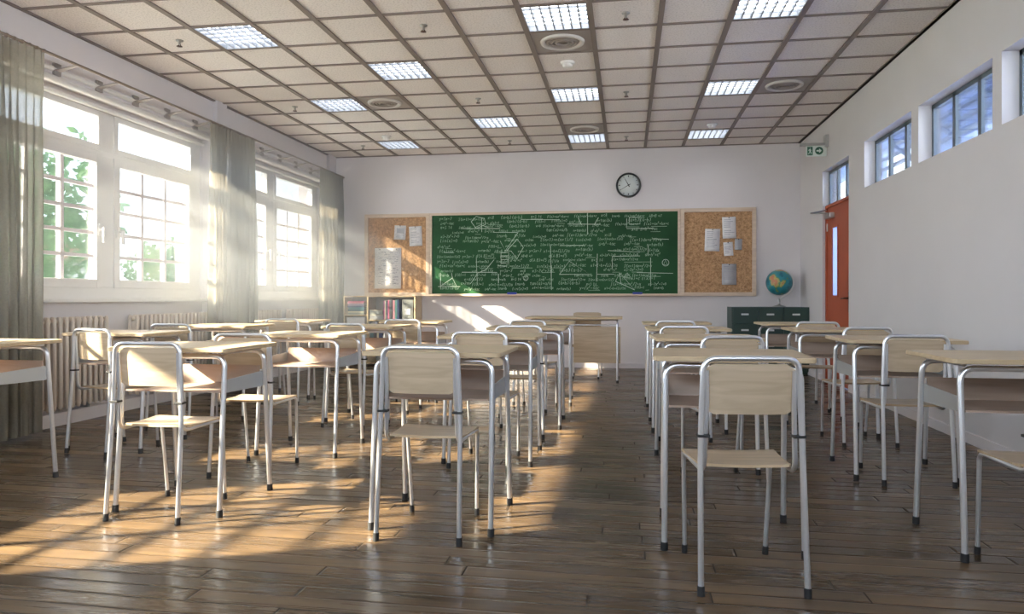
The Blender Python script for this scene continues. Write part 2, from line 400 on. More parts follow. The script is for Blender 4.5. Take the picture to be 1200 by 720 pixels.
WIN = [(2.695, 1.795), (5.57, 1.36), (8.445, 1.36)]      # centre, half width along y
WIN[0] = (2.53, 1.525)
SZ, TZ = 0.965, 2.60
mb = MB()
mb.box(XW - 0.30, XW, YR, YB, 0, SZ)
mb.box(XW - 0.30, XW, YR, YB, TZ, H + 0.3)
prev = YR
for c, hw in WIN:
    mb.box(XW - 0.30, XW, prev, c - hw, SZ, TZ); prev = c + hw
mb.box(XW - 0.30, XW, prev, YB, SZ, TZ)
mb.box(XW, XL, YR, YB, 2.63, H + 0.1)                    # cornice box above the windows
struct(mb, 'wall_left', M['wall'])
for y0, y1 in ((WIN[1][0] + 1.365, WIN[2][0] - 1.365 + 0.04), (WIN[2][0] + 1.37, YB), (WIN[0][0] + 1.585, WIN[1][0] - 1.365)):
    mb = MB(); mb.box(XW, XL + 0.05, y0, y1, 0, H); struct(mb, 'pillar', M['wall'])
n = 0
for z, r, x in ((2.705, 0.022, XL), (2.635, 0.03, XL - 0.01), (2.575, 0.020, XW + 0.012)):
    n += 1
    mb = MB(); mb.tube([(x, YR, z), (x, YB, z)], r, 12); struct(mb, 'trim_%d' % n, M['white'])
mb = MB(); mb.box(XW, XL + 0.02, YR, YB, 0, 0.10, 0.006); struct(mb, 'baseboard_left', M['wall'])
mb = MB()
mb.box(XR - 0.014, XR, YR, 7.90, 0, 0.07); mb.box(XR - 0.014, XR, 8.96, YB, 0, 0.07); struct(mb, 'baseboard_right', M['wall'])
mb = MB(); mb.box(XL, XR - 0.014, YB - 0.014, YB, 0, 0.07); struct(mb, 'baseboard_back', M['wall'])
n = 3
for c, hw in WIN:
    n += 1
    mb = MB(); mb.box(XW - 0.14, XW + 0.07, c - hw - 0.03, c + hw + 0.03, SZ - 0.025, SZ + 0.005, 0.006)
    struct(mb, 'window_sill', M['white'])

# windows in the left wall
XG = -4.46
def left_window(i, c, hw):
    f = MB()
    y0, y1 = c - hw, c + hw
    fx0, fx1 = XG - 0.05, XG + 0.035
    f.box(fx0, fx1, y0, y0 + 0.14, SZ, TZ, 0.006); f.box(fx0, fx1, y1 - 0.14, y1, SZ, TZ, 0.006)
    f.box(fx0, fx1, y0 + 0.14, y1 - 0.14, SZ, SZ + 0.10, 0.006); f.box(fx0, fx1, y0 + 0.14, y1 - 0.14, TZ - 0.045, TZ, 0.006)
    f.box(fx0, fx1 + 0.003, c - 0.075, c + 0.075, SZ + 0.10, TZ - 0.045, 0.006)
    f.box(fx0, fx1 + 0.006, y0 + 0.14, y1 - 0.14, 2.185, 2.235, 0.006)
    root = f.build('window_%d' % i, M['white']); root['kind'] = 'structure'
    for s in (-1, 1):
        a, b = (c + 0.075, y1 - 0.14) if s > 0 else (y0 + 0.14, c - 0.075)
        # opening casement with small panes
        sb = MB(); sx0, sx1 = XG - 0.02, XG + 0.05
        def fr(mbx, a, b, z0, z1, t):
            mbx.box(sx0, sx1, a, a + t, z0, z1, 0.006); mbx.box(sx0, sx1, b - t, b, z0, z1, 0.006)
            mbx.box(sx0, sx1, a + t, b - t, z0, z0 + t, 0.006); mbx.box(sx0, sx1, a + t, b - t, z1 - t, z1, 0.006)
        fr(sb, a - 0.005, b + 0.005, SZ + 0.095, 2.19, 0.072)
        so = sb.build('sash', M['white'], root)
        g = MB(); g.box(XG - 0.003, XG + 0.003, a + 0.05, b - 0.05, SZ + 0.15, 2.13); g.build('glass', M['glass'], so)
        mm = MB(); ga, gb, z0, z1 = a + 0.067, b - 0.067, SZ + 0.167, 2.118
        ncol = 3 if (b - a) < 1.4 else 4
        for k in range(1, ncol):
            y = ga + (gb - ga) * k / ncol; mm.box(XG - 0.012, XG + 0.016, y - 0.017, y + 0.017, z0, z1)
        for k in range(1, 5):
            z = z0 + (z1 - z0) * k / 5; mm.box(XG - 0.010, XG + 0.014, ga, gb, z - 0.014, z + 0.014)
        mm.build('muntin', M['muntin'], so)
        t2 = MB(); fr(t2, a - 0.005, b + 0.005, 2.225, TZ - 0.04, 0.05)
        to = t2.build('transom_sash', M['white'], root)
        g = MB(); g.box(XG - 0.003, XG + 0.003, a + 0.03, b - 0.03, 2.25, 2.535); g.build('glass', M['glass'], to)
        hd = MB(); hy = c + s * 0.115; hd.box(XG + 0.05, XG + 0.062, hy - 0.018, hy + 0.018, 1.50, 1.60, 0.004)
        hd.tube([(XG + 0.06, hy, 1.555), (XG + 0.10, hy, 1.555)], 0.011, 8)
        hd.box(XG + 0.09, XG + 0.108, hy - 0.014, hy + 0.014, 1.44, 1.57, 0.005)
        hd.build('window_handle', M['white'], so)
for i, (c, hw) in enumerate(WIN): left_window(i + 1, c, hw)

# right wall with its high window strip and the door
DY0, DY1, DZ, TRZ = 7.925, 8.94, 2.02, 2.455
RW = [(6.26, 7.43), (4.95, 6.115), (3.665, 4.835), (2.36, 3.53), (1.06, 2.23)]
XO = XR + 0.16
mb = MB()
mb.box(XR, XO, YR, DY0, 0, 2.04); mb.box(XR, XO, DY1, YB, 0, H + 0.3); mb.box(XR, XO, YR, DY1, 2.49, H + 0.3)
mb.box(XR, XO, DY0, DY1, TRZ, 2.49)
prev = DY0
for a, b in RW:
    mb.box(XR, XO, b, prev, 2.04, 2.49); prev = a
mb.box(XR, XO, YR, prev, 2.04, 2.49)
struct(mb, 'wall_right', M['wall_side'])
def strip_window(idx, a, b, z0, z1, n=3, xg=None):
    xg = xg or XR + 0.11
    f = MB(); t = 0.035
    f.box(xg - 0.012, xg + 0.014, a, a + t, z0, z1); f.box(xg - 0.012, xg + 0.014, b - t, b, z0, z1)
    f.box(xg - 0.012, xg + 0.014, a, b, z0, z0 + 0.02); f.box(xg - 0.012, xg + 0.014, a, b, z1 - t, z1)
    for k in range(1, n):
        y = a + (b - a) * k / n; f.box(xg - 0.012, xg + 0.014, y - 0.024, y + 0.024, z0, z1)
    o = f.build('window_%d' % idx, M['alu']); o['kind'] = 'structure'
    for k in range(n):
        ya = a + (b - a) * k / n + 0.02; yb = a + (b - a) * (k + 1) / n - 0.02
        g = MB(); g.box(xg - 0.003, xg + 0.003, ya, yb, z0 + 0.01, z1 - 0.02); g.build('pane', M['glass'], o)
for i, (a, b) in enumerate(RW): strip_window(4 + i, a, b, 2.04, 2.49)
strip_window(9, DY0, DY1, DZ + 0.03, TRZ, 3, XR + 0.085)
# door
xd = XR + 0.05
fr = MB()
fr.box(XR + 0.03, XO - 0.01, DY0, DY0 + 0.03, 0, DZ + 0.03); fr.box(XR + 0.03, XO - 0.01, DY1 - 0.03, DY1, 0, DZ + 0.03); fr.box(XR + 0.03, XO - 0.01, DY0, DY1, DZ, DZ + 0.03)
door = fr.build('door_1', M['orange']); door['kind'] = 'structure'
lf = MB(); gy0, gy1, gz0, gz1 = 8.50, 8.70, 1.0, 1.77
a, b = DY0 + 0.032, DY1 - 0.032
lf.box(xd, xd + 0.045, a, gy0, 0.005, DZ - 0.003); lf.box(xd, xd + 0.045, gy1, b, 0.005, DZ - 0.003)
lf.box(xd, xd + 0.045, gy0, gy1, 0.005, gz0); lf.box(xd, xd + 0.045, gy0, gy1, gz1, DZ - 0.003)
leafo = lf.build('door_leaf', M['orange'], door)
fb = MB(); t = 0.018
fb.box(xd - 0.008, xd, gy0 - t, gy0, gz0 - t, gz1 + t); fb.box(xd - 0.008, xd, gy1, gy1 + t, gz0 - t, gz1 + t); fb.box(xd - 0.008, xd, gy0, gy1, gz0 - t, gz0); fb.box(xd - 0.008, xd, gy0, gy1, gz1, gz1 + t)
fb.build('glazing_bead', M['orange'], leafo)
g = MB(); g.box(xd + 0.001, xd + 0.006, gy0, gy1, gz0, gz1); g.build('door_glass', M['frosted'], leafo)
hb = MB(); hb.box(xd - 0.007, xd, 8.06, 8.10, 0.82, 1.04, 0.003); hb.tube(bend([(xd, 8.08, 0.97), (xd - 0.05, 8.08, 0.97), (xd - 0.05, 8.20, 0.965)], 0.02), 0.009, 8)
hb.build('door_handle', M['door_dark'], leafo)
hg = MB()
for z in (0.25, 1.75): hg.tube([(xd - 0.006, b - 0.002, z), (xd - 0.006, b - 0.002, z + 0.09)], 0.009, 8)
hg.build('hinge', M['door_metal'], leafo)
cl = MB(); cl.box(xd - 0.055, xd, 8.62, 8.86, 1.885, 1.945, 0.006)
cl.build('door_closer', M['door_metal'], leafo)
ca = MB(); ca.tube([(xd - 0.03, 8.80, 1.955), (xd - 0.20, 8.86, 1.962), (xd - 0.02, 8.90, 2.0)], 0.008, 8)
ca.build('closer_arm', M['door_metal'], leafo)

# corridor beyond the right wall
mb = MB(); mb.box(XR + 0.02, 6.4, -3, 24, -0.12, -0.001); mb.box(XO, 6.4, -3, 24, 4.6, 4.7)  # corridor floor, plus a roof slab added to keep the sun out
struct(mb, 'floor_corridor', M['corr'])
mb = MB(); x0, x1 = 5.2, 5.4
mb.box(x0, x1, -3, 24, 0, 1.0); mb.box(x0, x1, -3, 24, 4.35, 4.7)
for a, b, zt in ((-3, 0.2, 1.0), (0.2, 3.0, 4.1), (3.0, 3.4, 1.0), (3.4, 6.2, 4.1), (6.2, 6.6, 1.0), (6.6, 9.4, 4.1), (9.4, 10.4, 1.0), (10.4, 12.4, 3.5), (12.4, 13.9, 1.0), (13.9, 16.2, 3.9), (16.2, 17.4, 1.0), (17.4, 19.6, 3.9), (19.6, 24, 1.0)): mb.box(x0, x1, a, b, zt, 4.35)
struct(mb, 'wall_corridor', M['corr'])
mb = MB(); mb.box(XO, XO + 0.1, -3, 24, 3.3, 4.65); struct(mb, 'wall_corridor_sun_block', M['corr'])  # unseen upper wall, added to block direct sun from the corridor
# ------------------------------------------------------------------ ceiling
PX, PY, GX0, GY0 = 0.505, 0.5075, -0.7675, 9.5875
LIGHTS = [(-5, 0), (-5, -4), (-5, -8), (-3, -6), (-2, -2), (0, 0), (0, -4), (0, -8), (3, 0), (3, -4), (3, -8)]
VENTS = [(0, -7), (-4, -4), (4, -4), (0, -1)]
def cell(i, j):      # cell (0,0): column of the middle lights, row of the lights nearest the board
    x0 = GX0 + i * PX; y0 = GY0 - PY + j * PY
    return x0, x0 + PX, y0, y0 + PY
skip = set(LIGHTS) | set(VENTS)
mb = MB()
for i in range(-8, 8):
    for j in range(-22, 3):
        a, b, c, d = cell(i, j)
        a, b, c, d = max(a, XL), min(b, XR), max(c, YR), min(d, YB)
        if b - a < 0.01 or d - c < 0.01 or (i, j) in skip: continue
        mb.add([(a, c, H), (b, c, H), (b, d, H), (a, d, H)], [(0, 3, 2, 1)])
mb.box(XW - 0.3, XO, YR - 0.2, YB + 0.2, H + 0.16, H + 0.3)
struct(mb, 'ceiling', M['tile'])
mb = MB(); bw = 0.020; zb = H - 0.012
for i in range(-7, 7):
    x = GX0 + i * PX
    if XL < x < XR: mb.box(x - bw, x + bw, YR, YB, zb, H + 0.012)
for j in range(-22, 3):
    y = GY0 + j * PY
    if YR < y < YB: mb.box(XL, XR, y - bw * 0.7, y + bw * 0.7, zb + 0.003, H + 0.010)
mb.box(XL, XL + 0.03, YR, YB, zb, H + 0.01); mb.box(XR - 0.03, XR, YR, YB, zb, H + 0.01); mb.box(XL, XR, YB - 0.02, YB, zb, H + 0.01)
struct(mb, 'trim_4', M['grid'])

def make_light():
    r = empty('ceiling_light')
    hw, hd = PX / 2 - 0.018, PY / 2 - 0.018
    b = MB()
    b.box(-hw, -hw + 0.008, -hd, hd, 0, 0.09); b.box(hw - 0.008, hw, -hd, hd, 0, 0.09); b.box(-hw, hw, -hd, -hd + 0.008, 0, 0.09); b.box(-hw, hw, hd - 0.008, hd, 0, 0.09); b.box(-hw, hw, -hd, hd, 0.088, 0.096)
    b.build('housing', M['louvre'], r)
    d = MB(); d.box(-hw + 0.01, hw - 0.01, -hd + 0.01, hd - 0.01, 0.046, 0.054); d.build('diffuser', M['lamp'], r)
    g = MB()
    for k in range(1, 7): x = -hw + 2 * hw * k / 7; g.box(x - 0.005, x + 0.005, -hd + 0.009, hd - 0.009, 0.004, 0.030)
    for k in range(1, 6): y = -hd + 2 * hd * k / 6; g.box(-hw + 0.009, hw - 0.009, y - 0.0035, y + 0.0035, 0.006, 0.022)
    g.build('louvre', M['louvre'], r)
    return r
lname = {(-5, 0): 'window-side column, first from the blackboard', (-5, -4): 'window-side column, third tile from the window wall, halfway down the room',
         (-5, -8): 'window-side column, third from the blackboard', (-3, -6): 'standing alone between the window-side and middle columns',
         (-2, -2): 'set off by itself between the window-side and middle columns near the blackboard',
         (0, 0): 'middle column, first from the blackboard, beside a round vent', (0, -4): 'middle column, between the two round vents',
         (0, -8): 'middle column, beside the round vent, third from the blackboard',
         (3, 0): 'door-side column, first from the blackboard', (3, -4): 'door-side column, with a round vent on its door side',
         (3, -8): 'door-side column, cut by the top edge of the picture'}
proto = None
for (i, j) in LIGHTS:
    o = proto if False else (make_light() if proto is None else copy_tree(proto))
    proto = proto or o
    a, b, c, d = cell(i, j); o.location = ((a + b) / 2, (c + d) / 2, H - 0.008)
    tag(o, 'lit ceiling light, ' + lname[(i, j)], 'ceiling light', 'square louvred ceiling lights')
def make_vent():
    r = empty('ceiling_vent'); hw, hd = PX / 2 - 0.017, PY / 2 - 0.012
    b = MB(); b.box(-hw, hw, -hd, hd, 0, 0.012); b.build('vent_plate', M['vent'], r)
    g = MB(); g.lathe([(0.178, 0.0), (0.174, -0.014), (0.150, -0.018), (0.142, -0.006), (0.138, 0.0)], 36); g.build('outer_ring', M['vent_ring'], r)
    for q in (0.115, 0.082, 0.05):
        s = MB(); s.lathe([(q + 0.016, -0.004), (q + 0.010, -0.014), (q - 0.004, -0.018), (q - 0.006, -0.004)], 30); s.build('cone_ring', M['vent'], r)
    return r
vlab = ['between the middle-column light and the smoke detector', 'between the window-side lights, towards the window wall', 'beside the door-side light, towards the door wall', 'beside the front light of the middle column']
proto = None
for k, (i, j) in enumerate(VENTS):
    o = make_vent() if proto is None else copy_tree(proto); proto = proto or o
    a, b, c, d = cell(i, j); o.location = ((a + b) / 2, (c + d) / 2, H - 0.002)
    tag(o, 'round grey air vent in the ceiling ' + vlab[k], 'vent', 'round ceiling vents')
def make_sprinkler():
    r = empty('sprinkler')
    b = MB(); b.lathe([(0.0, 0.0), (0.030, 0.0), (0.028, -0.008), (0.012, -0.010), (0.010, -0.035), (0.0, -0.036)], 14); b.build('body', M['door_metal'], r)
    d = MB(); d.lathe([(0.0, -0.046), (0.022, -0.047), (0.023, -0.050), (0.0, -0.051)], 12); d.tube([(0.008, 0, -0.034), (0.014, 0, -0.048)], 0.003, 6); d.tube([(-0.008, 0, -0.034), (-0.014, 0, -0.048)], 0.003, 6); d.build('deflector', M['door_dark'], r)
    return r
SPR = [(-6, -8, 'by the window wall, beside the light nearest the camera'), (-6, -4, 'by the window wall, halfway down the room'), (-6, 0, 'by the window wall, near the blackboard'),
       (-2, -8, 'between the window-side and middle lights, towards the camera'), (-2, -4, 'between the window-side and middle lights, halfway down the room'), (-2, 0, 'between the window-side and middle lights, near the blackboard'),
       (1, -8, 'one tile doorward of the middle light towards the camera'), (1, -4, 'one tile doorward of the middle light, halfway down the room'), (1, 0, 'one tile doorward of the front middle light')]
proto = None
for i, j, l in SPR:
    o = make_sprinkler() if proto is None else copy_tree(proto); proto = proto or o
    a, b, c, d = cell(i, j); o.location = ((a + b) / 2, (c + d) / 2, H)
    tag(o, 'small metal sprinkler head ' + l, 'sprinkler', 'sprinkler heads in the ceiling')
proto = None
for i, j, l in [(0, -6, 'behind the round vent of the middle column'), (-5, -1, 'beside the front window-side light'), (3, -1, 'beside the front door-side light')]:
    if proto is None:
        o = empty('smoke_detector')
        b = MB(); b.lathe([(0.0, 0.0), (0.062, 0.0), (0.062, -0.014), (0.050, -0.022)], 24); b.build('base', M['white'], o)
        b = MB(); b.lathe([(0.046, -0.018), (0.044, -0.040), (0.030, -0.050), (0.0, -0.052)], 24); b.build('sensor_cap', M['white'], o)
        proto = o
    else: o = copy_tree(proto)
    a, b, c, d = cell(i, j); o.location = ((a + b) / 2, (c + d) / 2, H)
    tag(o, 'round white smoke detector ' + l, 'smoke detector', 'ceiling smoke detectors')

# ------------------------------------------------------------------ desks
def make_desk():
    r = empty('school_desk')
    t = MB()   # table top with rounded corners
    hx, hy, rad, z0, z1 = 0.30, 0.245, 0.028, 0.733, 0.752
    pts = []
    for cx, cy, a0 in ((hx - rad, hy - rad, 0), (-hx + rad, hy - rad, 90), (-hx + rad, -hy + rad, 180), (hx - rad, -hy + rad, 270)):
        for k in range(6):
            a = R(a0 + 18 * k); pts.append((cx + rad * math.cos(a), cy + rad * math.sin(a)))
    n = len(pts)
    e = 0.003
    rings = [(1 - 0.01, z0), (1.0, z0 + e), (1.0, z1 - e), (1 - 0.008, z1)]
    vs = [(x * s, y * s, z) for s, z in rings for x, y in pts]; fs = []
    for q in range(3):
        for k in range(n): fs.append((q * n + k, q * n + (k + 1) % n, (q + 1) * n + (k + 1) % n, (q + 1) * n + k))
    t.add(vs, fs); t.add(vs[-n:], [tuple(range(n))]); t.add(vs[:n], [tuple(reversed(range(n)))])
    t.build('desk_top', M['top'], r)
    for name, s in (('rear_arch', -1), ('front_arch', 1)):
        yt, yf = s * 0.175, s * 0.228
        m = MB()
        xs = 0.252
        m.tube(bend([(-0.257, yf, 0.03), (-xs, yt, 0.712), (xs, yt, 0.712), (0.257, yf, 0.03)], 0.055, 8), 0.0115, 12)
        m.build('leg_arch', M['steel'], r)
        for q in (-1, 1):
            f = MB(); f.tube([(q * 0.2575, yf + s * 0.001, 0.0), (q * 0.257, yf, 0.032)], 0.0145, 12); f.build('rubber_foot', M['rubber'], r)
    m = MB()   # side rails carrying the top and the book tray
    m.tube([(-0.235, -0.17, 0.725), (-0.235, 0.17, 0.725)], 0.008, 8); m.tube([(0.235, -0.17, 0.725), (0.235, 0.17, 0.725)], 0.008, 8)
    m.build('cross_rail', M['steel'], r)
    for q in (-1, 1):
        m = MB(); x = q * 0.243
        m.add([(x - 0.003, -0.178, 0.545), (x - 0.003, 0.182, 0.536), (x - 0.003, 0.180, 0.612), (x - 0.003, -0.176, 0.600),
               (x + 0.003, -0.178, 0.545), (x + 0.003, 0.182, 0.536), (x + 0.003, 0.180, 0.612), (x + 0.003, -0.176, 0.600)],
              [(0, 1, 2, 3), (7, 6, 5, 4), (0, 4, 5, 1), (1, 5, 6, 2), (2, 6, 7, 3), (3, 7, 4, 0)])
        m.build('side_panel', M['grey'], r)
    m = MB()
    prof = bend([(0, -0.190, 0.548), (0, 0.150, 0.543), (0, 0.168, 0.640)], 0.012, 4)
    vs = []; fs = []
    for p in prof:
        for x in (-0.238, 0.238):
            vs.append((x, p.y, p.z))
    nn = len(prof)
    nrm = []
    for i in range(nn):
        a = prof[max(i - 1, 0)]; b = prof[min(i + 1, nn - 1)]; d = (b - a).normalized(); nrm.append(Vector((0, -d.z, d.y)))
    for i, p in enumerate(prof):
        for x in (-0.238, 0.238): q = p + nrm[i] * 0.008; vs.append((x, q.y, q.z))
    o = 2 * nn
    for i in range(nn - 1):
        fs.append((2 * i, 2 * i + 2, 2 * i + 3, 2 * i + 1)); fs.append((o + 2 * i, o + 2 * i + 1, o + 2 * i + 3, o + 2 * i + 2))
        fs.append((2 * i, o + 2 * i, o + 2 * i + 2, 2 * i + 2)); fs.append((2 * i + 1, 2 * i + 3, o + 2 * i + 3, o + 2 * i + 1))
    fs.append((0, 1, o + 1, o)); fs.append((2 * nn - 2, o + 2 * nn - 2, o + 2 * nn - 1, 2 * nn - 1))
    m.add(vs, fs); m.build('book_tray', M['tray'], r)
    return r

COLN = {'F': 'file beside the windows', 'L': 'second file from the windows', 'M': 'middle of the five files', 'N': 'second file from the door wall', 'R': 'file along the door wall'}
ROWN = {4: 'front', 3: 'second', 2: 'third', 1: 'last'}
DESKS = [('N', 1, .407, 3.065, -2), ('N', 2, .446, 4.345, 2.5), ('N', 3, .44, 5.555, 1), ('N', 4, .435, 6.74, 0),
         ('M', 1, -.807, 3.127, -.5), ('M', 2, -.81, 4.345, 0), ('M', 3, -.757, 5.54, 1.5), ('M', 4, -.775, 6.69, 3),
         ('L', 1, -2.05, 3.185, 0), ('L', 2, -2.013, 4.38, 0), ('L', 3, -2.08, 5.58, -1), ('L', 4, -2.005, 6.70, 0),
         ('F', 1, -3.325, 3.24, 0), ('F', 2, -3.268, 4.31, 0), ('F', 3, -3.292, 5.565, 0), ('F', 4, -3.31, 6.79, 1),
         ('R', 1, 1.49, 3.12, 0), ('R', 2, 1.467, 4.32, 0), ('R', 3, 1.467, 5.57, 0), ('R', 4, 1.46, 6.75, 0)]
proto = None
for f, k, x, y, a in DESKS:
    o = make_desk() if proto is None else copy_tree(proto); proto = proto or o
    o.location = (x, y, 0); o.rotation_euler = (0, 0, R(a))
    tag(o, 'beech school desk, %s from the blackboard in the %s' % (('first', 'second', 'third', 'fourth')[4 - k], COLN[f]), 'desk', 'single school desks in five files')

# ------------------------------------------------------------------ chairs
def curved_panel(mb, hx, z0, z1, ymid, depth, th, tilt=0.0, n=10, rc=0.03, m=6):
    """plywood shell: curved in plan, corners rounded"""
    cols = []
    for i in range(n + 1):
        u = -1 + 2 * i / n; x = u * hx
        d = hx - abs(x); cut = 0.0
        if d < rc: cut = rc - math.sqrt(max(rc * rc - (rc - d) ** 2, 0))
        col = []
        for j in range(m + 1):
            z = (z0 + cut) + ((z1 - cut) - (z0 + cut)) * j / m
            y = ymid - depth * (1 - u * u) + tilt * (z - z0)
            col.append((x, y, z))
        cols.append(col)
    vs = []; fs = []; W = m + 1; o = (n + 1) * W
    for c in cols: vs += c
    for c in cols: vs += [(x, y + th, z) for x, y, z in c]
    for i in range(n):
        for j in range(m):
            a = i * W + j
            fs.append((a, a + W, a + W + 1, a + 1)); fs.append((o + a, o + a + 1, o + a + W + 1, o + a + W))
    mb.add(vs, fs, True)
    es = []
    for i in range(n):
        es.append((i * W, o + i * W, o + (i + 1) * W, (i + 1) * W)); a = i * W + m; es.append((a, a + W, o + a + W, o + a))
    for j in range(m):
        es.append((j, j + 1, o + j + 1, o + j)); a = n * W + j; es.append((a, o + a, o + a + 1, a + 1))
    mb.add(vs, es, False)

def make_chair(teacher=False):
    r = empty('teacher_chair' if teacher else 'school_chair')
    # rear feet at y=-0.2, front feet at y=+0.2, sitter looks to +y
    for q in (-1, 1):
        m = MB(); m.tube(bend([(q * 0.152, 0.200, 0.03), (q * 0.162, 0.165, 0.396), (q * 0.151, -0.140, 0.392), (q * 0.143, -0.152, 0.60), (q * 0.145, -0.157, 0.735)], [0.035, 0.05, 0.05], 6), 0.0085, 10)
        m.build('seat_rail', M['steel'], r)
        f = MB(); f.tube([(q * 0.152, 0.2015, 0), (q * 0.152, 0.1995, 0.032)], 0.0115, 10); f.build('rubber_foot', M['rubber'], r)
        f = MB(); f.tube([(q * 0.172, -0.2015, 0), (q * 0.1719, -0.1985, 0.032)], 0.0125, 10); f.build('rubber_foot', M['rubber'], r)
        c = MB(); c.box(min(q * 0.136, q * 0.176), max(q * 0.136, q * 0.176), -0.176, -0.140, 0.514, 0.523, 0.002); c.build('stacking_bumper', M['rubber'], r)
    b = MB()
    b.tube(bend([(-0.172, -0.200, 0.03), (-0.166, -0.160, 0.52), (-0.155, -0.163, 0.776), (0.155, -0.163, 0.776), (0.166, -0.160, 0.52), (0.172, -0.200, 0.03)], [0.16, 0.045, 0.045, 0.16], 8), 0.010, 12)
    b.build('back_frame', M['steel'], r)
    s = MB()   # bent plywood seat
    vs = []; fs = []; ny, nx = 12, 8
    prof = []
    for j in range(ny + 1):
        v = j / ny; y = -0.115 + 0.30 * v
        z = 0.412 - 0.006 * math.sin(math.pi * v) - (0.020 * ((v - 0.88) / 0.12) ** 2 if v > 0.88 else 0) + (0.004 * (1 - v / 0.15) if v < 0.15 else 0)
        hw = 0.152 + 0.020 * v
        if v > 0.93: hw -= 0.012 * ((v - 0.93) / 0.07) ** 2
        if v < 0.08: hw -= 0.012 * ((0.08 - v) / 0.08) ** 2
        prof.append((y, z, hw))
    for th in (0.0, -0.010):
        for y, z, hw in prof:
            for i in range(nx + 1):
                u = -1 + 2 * i / nx; vs.append((u * hw, y, z + th - 0.004 * (1 - u * u)))
    W = nx + 1; o = (ny + 1) * W
    for j in range(ny):
        for i in range(nx):
            a = j * W + i; fs.append((a, a + 1, a + W + 1, a + W)); fs.append((o + a, o + a + W, o + a + W + 1, o + a + 1))
    s.add(vs, fs, True); es = []
    for j in range(ny):
        a = j * W; es.append((a, a + W, o + a + W, o + a)); a = j * W + nx; es.append((a, o + a, o + a + W, a + W))
    for i in range(nx):
        es.append((i, o + i, o + i + 1, i + 1)); a = ny * W + i; es.append((a, a + 1, o + a + 1, o + a))
    s.add(vs, es, False, 1)
    s.build('seat', [M['ply'], M['edge']], r)
    p = MB()
    if teacher: curved_panel(p, 0.170, 0.575, 0.792, -0.165, 0.010, 0.030, 0.0, rc=0.012)
    else: curved_panel(p, 0.149, 0.588, 0.757, -0.139, 0.012, 0.010, -0.05, rc=0.018)
    p.build('backrest', M['ply'], r)
    return r
# rear-centre on the floor, heading
CH = [('N', 1, .41, 2.446, 6), ('N', 2, .537, 3.755, 12), ('N', 3, .385, 5.0, 0), ('N', 4, .40, 6.13, 0),
      ('M', 1, -.826, 2.768, -1), ('M', 2, -.837, 3.998, -3), ('M', 3, -.745, 4.918, 5), ('M', 4, -.848, 6.066, -10),
      ('L', 1, -2.081, 2.827, 0), ('L', 2, -2.066, 3.595, 2), ('L', 3, -2.095, 5.094, -9), ('L', 4, -1.97, 6.12, 3),
      ('F', 2, -3.312, 3.985, -12.6), ('F', 3, -3.325, 4.80, 0), ('F', 4, -3.13, 6.15, 0),
      ('R', 1, 1.475, 2.585, 1), ('R', 2, 1.488, 3.995, 2), ('R', 3, 1.565, 4.99, 8), ('R', 4, 1.51, 6.06, -4)]
proto = None
for f, k, x, y, a in CH:
    o = make_chair() if proto is None else copy_tree(proto); proto = proto or o
    t = R(a); o.location = (x - 0.2 * math.sin(t), y + 0.2 * math.cos(t), 0); o.rotation_euler = (0, 0, t)
    tag(o, 'plywood school chair, %s from the blackboard in the %s' % (('first', 'second', 'third', 'fourth')[4 - k], COLN[f]), 'chair', 'school chairs at the desks')
tch = make_chair(True); tch.location = (-0.49, 8.82, 0); tch.rotation_euler = (0, 0, R(180))
tag(tch, 'plywood chair behind the long teacher desk, facing the class', 'chair')

# teacher desk
td = empty('teacher_desk', (-0.61, 8.50, 0))
m = MB(); m.box(-0.555, 0.555, -0.29, 0.29, 0.728, 0.752, 0.005); m.build('desk_top', M['top'], td)
m = MB(); m.box(0.0, 0.535, -0.205, -0.187, 0.225, 0.640, 0.003); m.build('modesty_panel', M['ply'], td)
for s in (-1, 1):
    m = MB(); yy = s * 0.24; x = s
    m.tube(bend([(s * 0.50, -0.235, 0.03), (s * 0.495, -0.20, 0.714), (s * 0.495, 0.20, 0.714), (s * 0.50, 0.235, 0.03)], 0.05, 6), 0.0125, 12); m.build('leg_arch', M['steel'], td)
    for q in (-1, 1):
        f = MB(); f.tube([(s * 0.5, q * 0.2365, 0), (s * 0.5, q * 0.2345, 0.032)], 0.0155, 12); f.build('rubber_foot', M['rubber'], td)
m = MB(); m.tube([(-0.49, 0.10, 0.714), (0.49, 0.10, 0.714)], 0.0115, 10); m.tube([(-0.49, -0.17, 0.66), (0.50, -0.17, 0.66)], 0.0095, 10); m.build('cross_rail', M['steel'], td)
tag(td, 'long teacher desk with a square wooden front panel, facing the class', 'desk')

# ------------------------------------------------------------------ boards on the back wall
def bp(u, v, y=YB - 0.03):
    """point on the plane of the boards for a spot measured in the photograph"""
    sn, cs = math.sin(YAW), math.cos(YAW); a = u - 600
    dx, dy, dz = -sn * F_PX + cs * a, cs * F_PX + sn * a, -(v - Y0)
    k = y / dy; return (dx * k, EYE + dz * k)
BZ0, BZ1 = 0.995, 2.185
def frame_box(mb, x0, x1, z0, z1, t, y0, y1):
    mb.box(x0, x0 + t, y0, y1, z0, z1, 0.004); mb.box(x1 - t, x1, y0, y1, z0, z1, 0.004)
    mb.box(x0 + t, x1 - t, y0, y1, z0, z0 + t, 0.004); mb.box(x0 + t, x1 - t, y0, y1, z1 - t, z1, 0.004)
def cork(x0, x1, label):
    r = empty('cork_board', ((x0 + x1) / 2, YB, BZ0)); X = (x1 - x0) / 2
    m = MB(); m.box(-X + 0.02, X - 0.02, -0.022, 0, 0.02, BZ1 - BZ0 - 0.02); m.build('cork_panel', M['cork'], r)
    m = MB(); frame_box(m, -X, X, 0, BZ1 - BZ0, 0.052, -0.042, 0); m.build('frame', M['frame_wood'], r)
    tag(r, label, 'notice board', 'cork notice boards beside the blackboard')
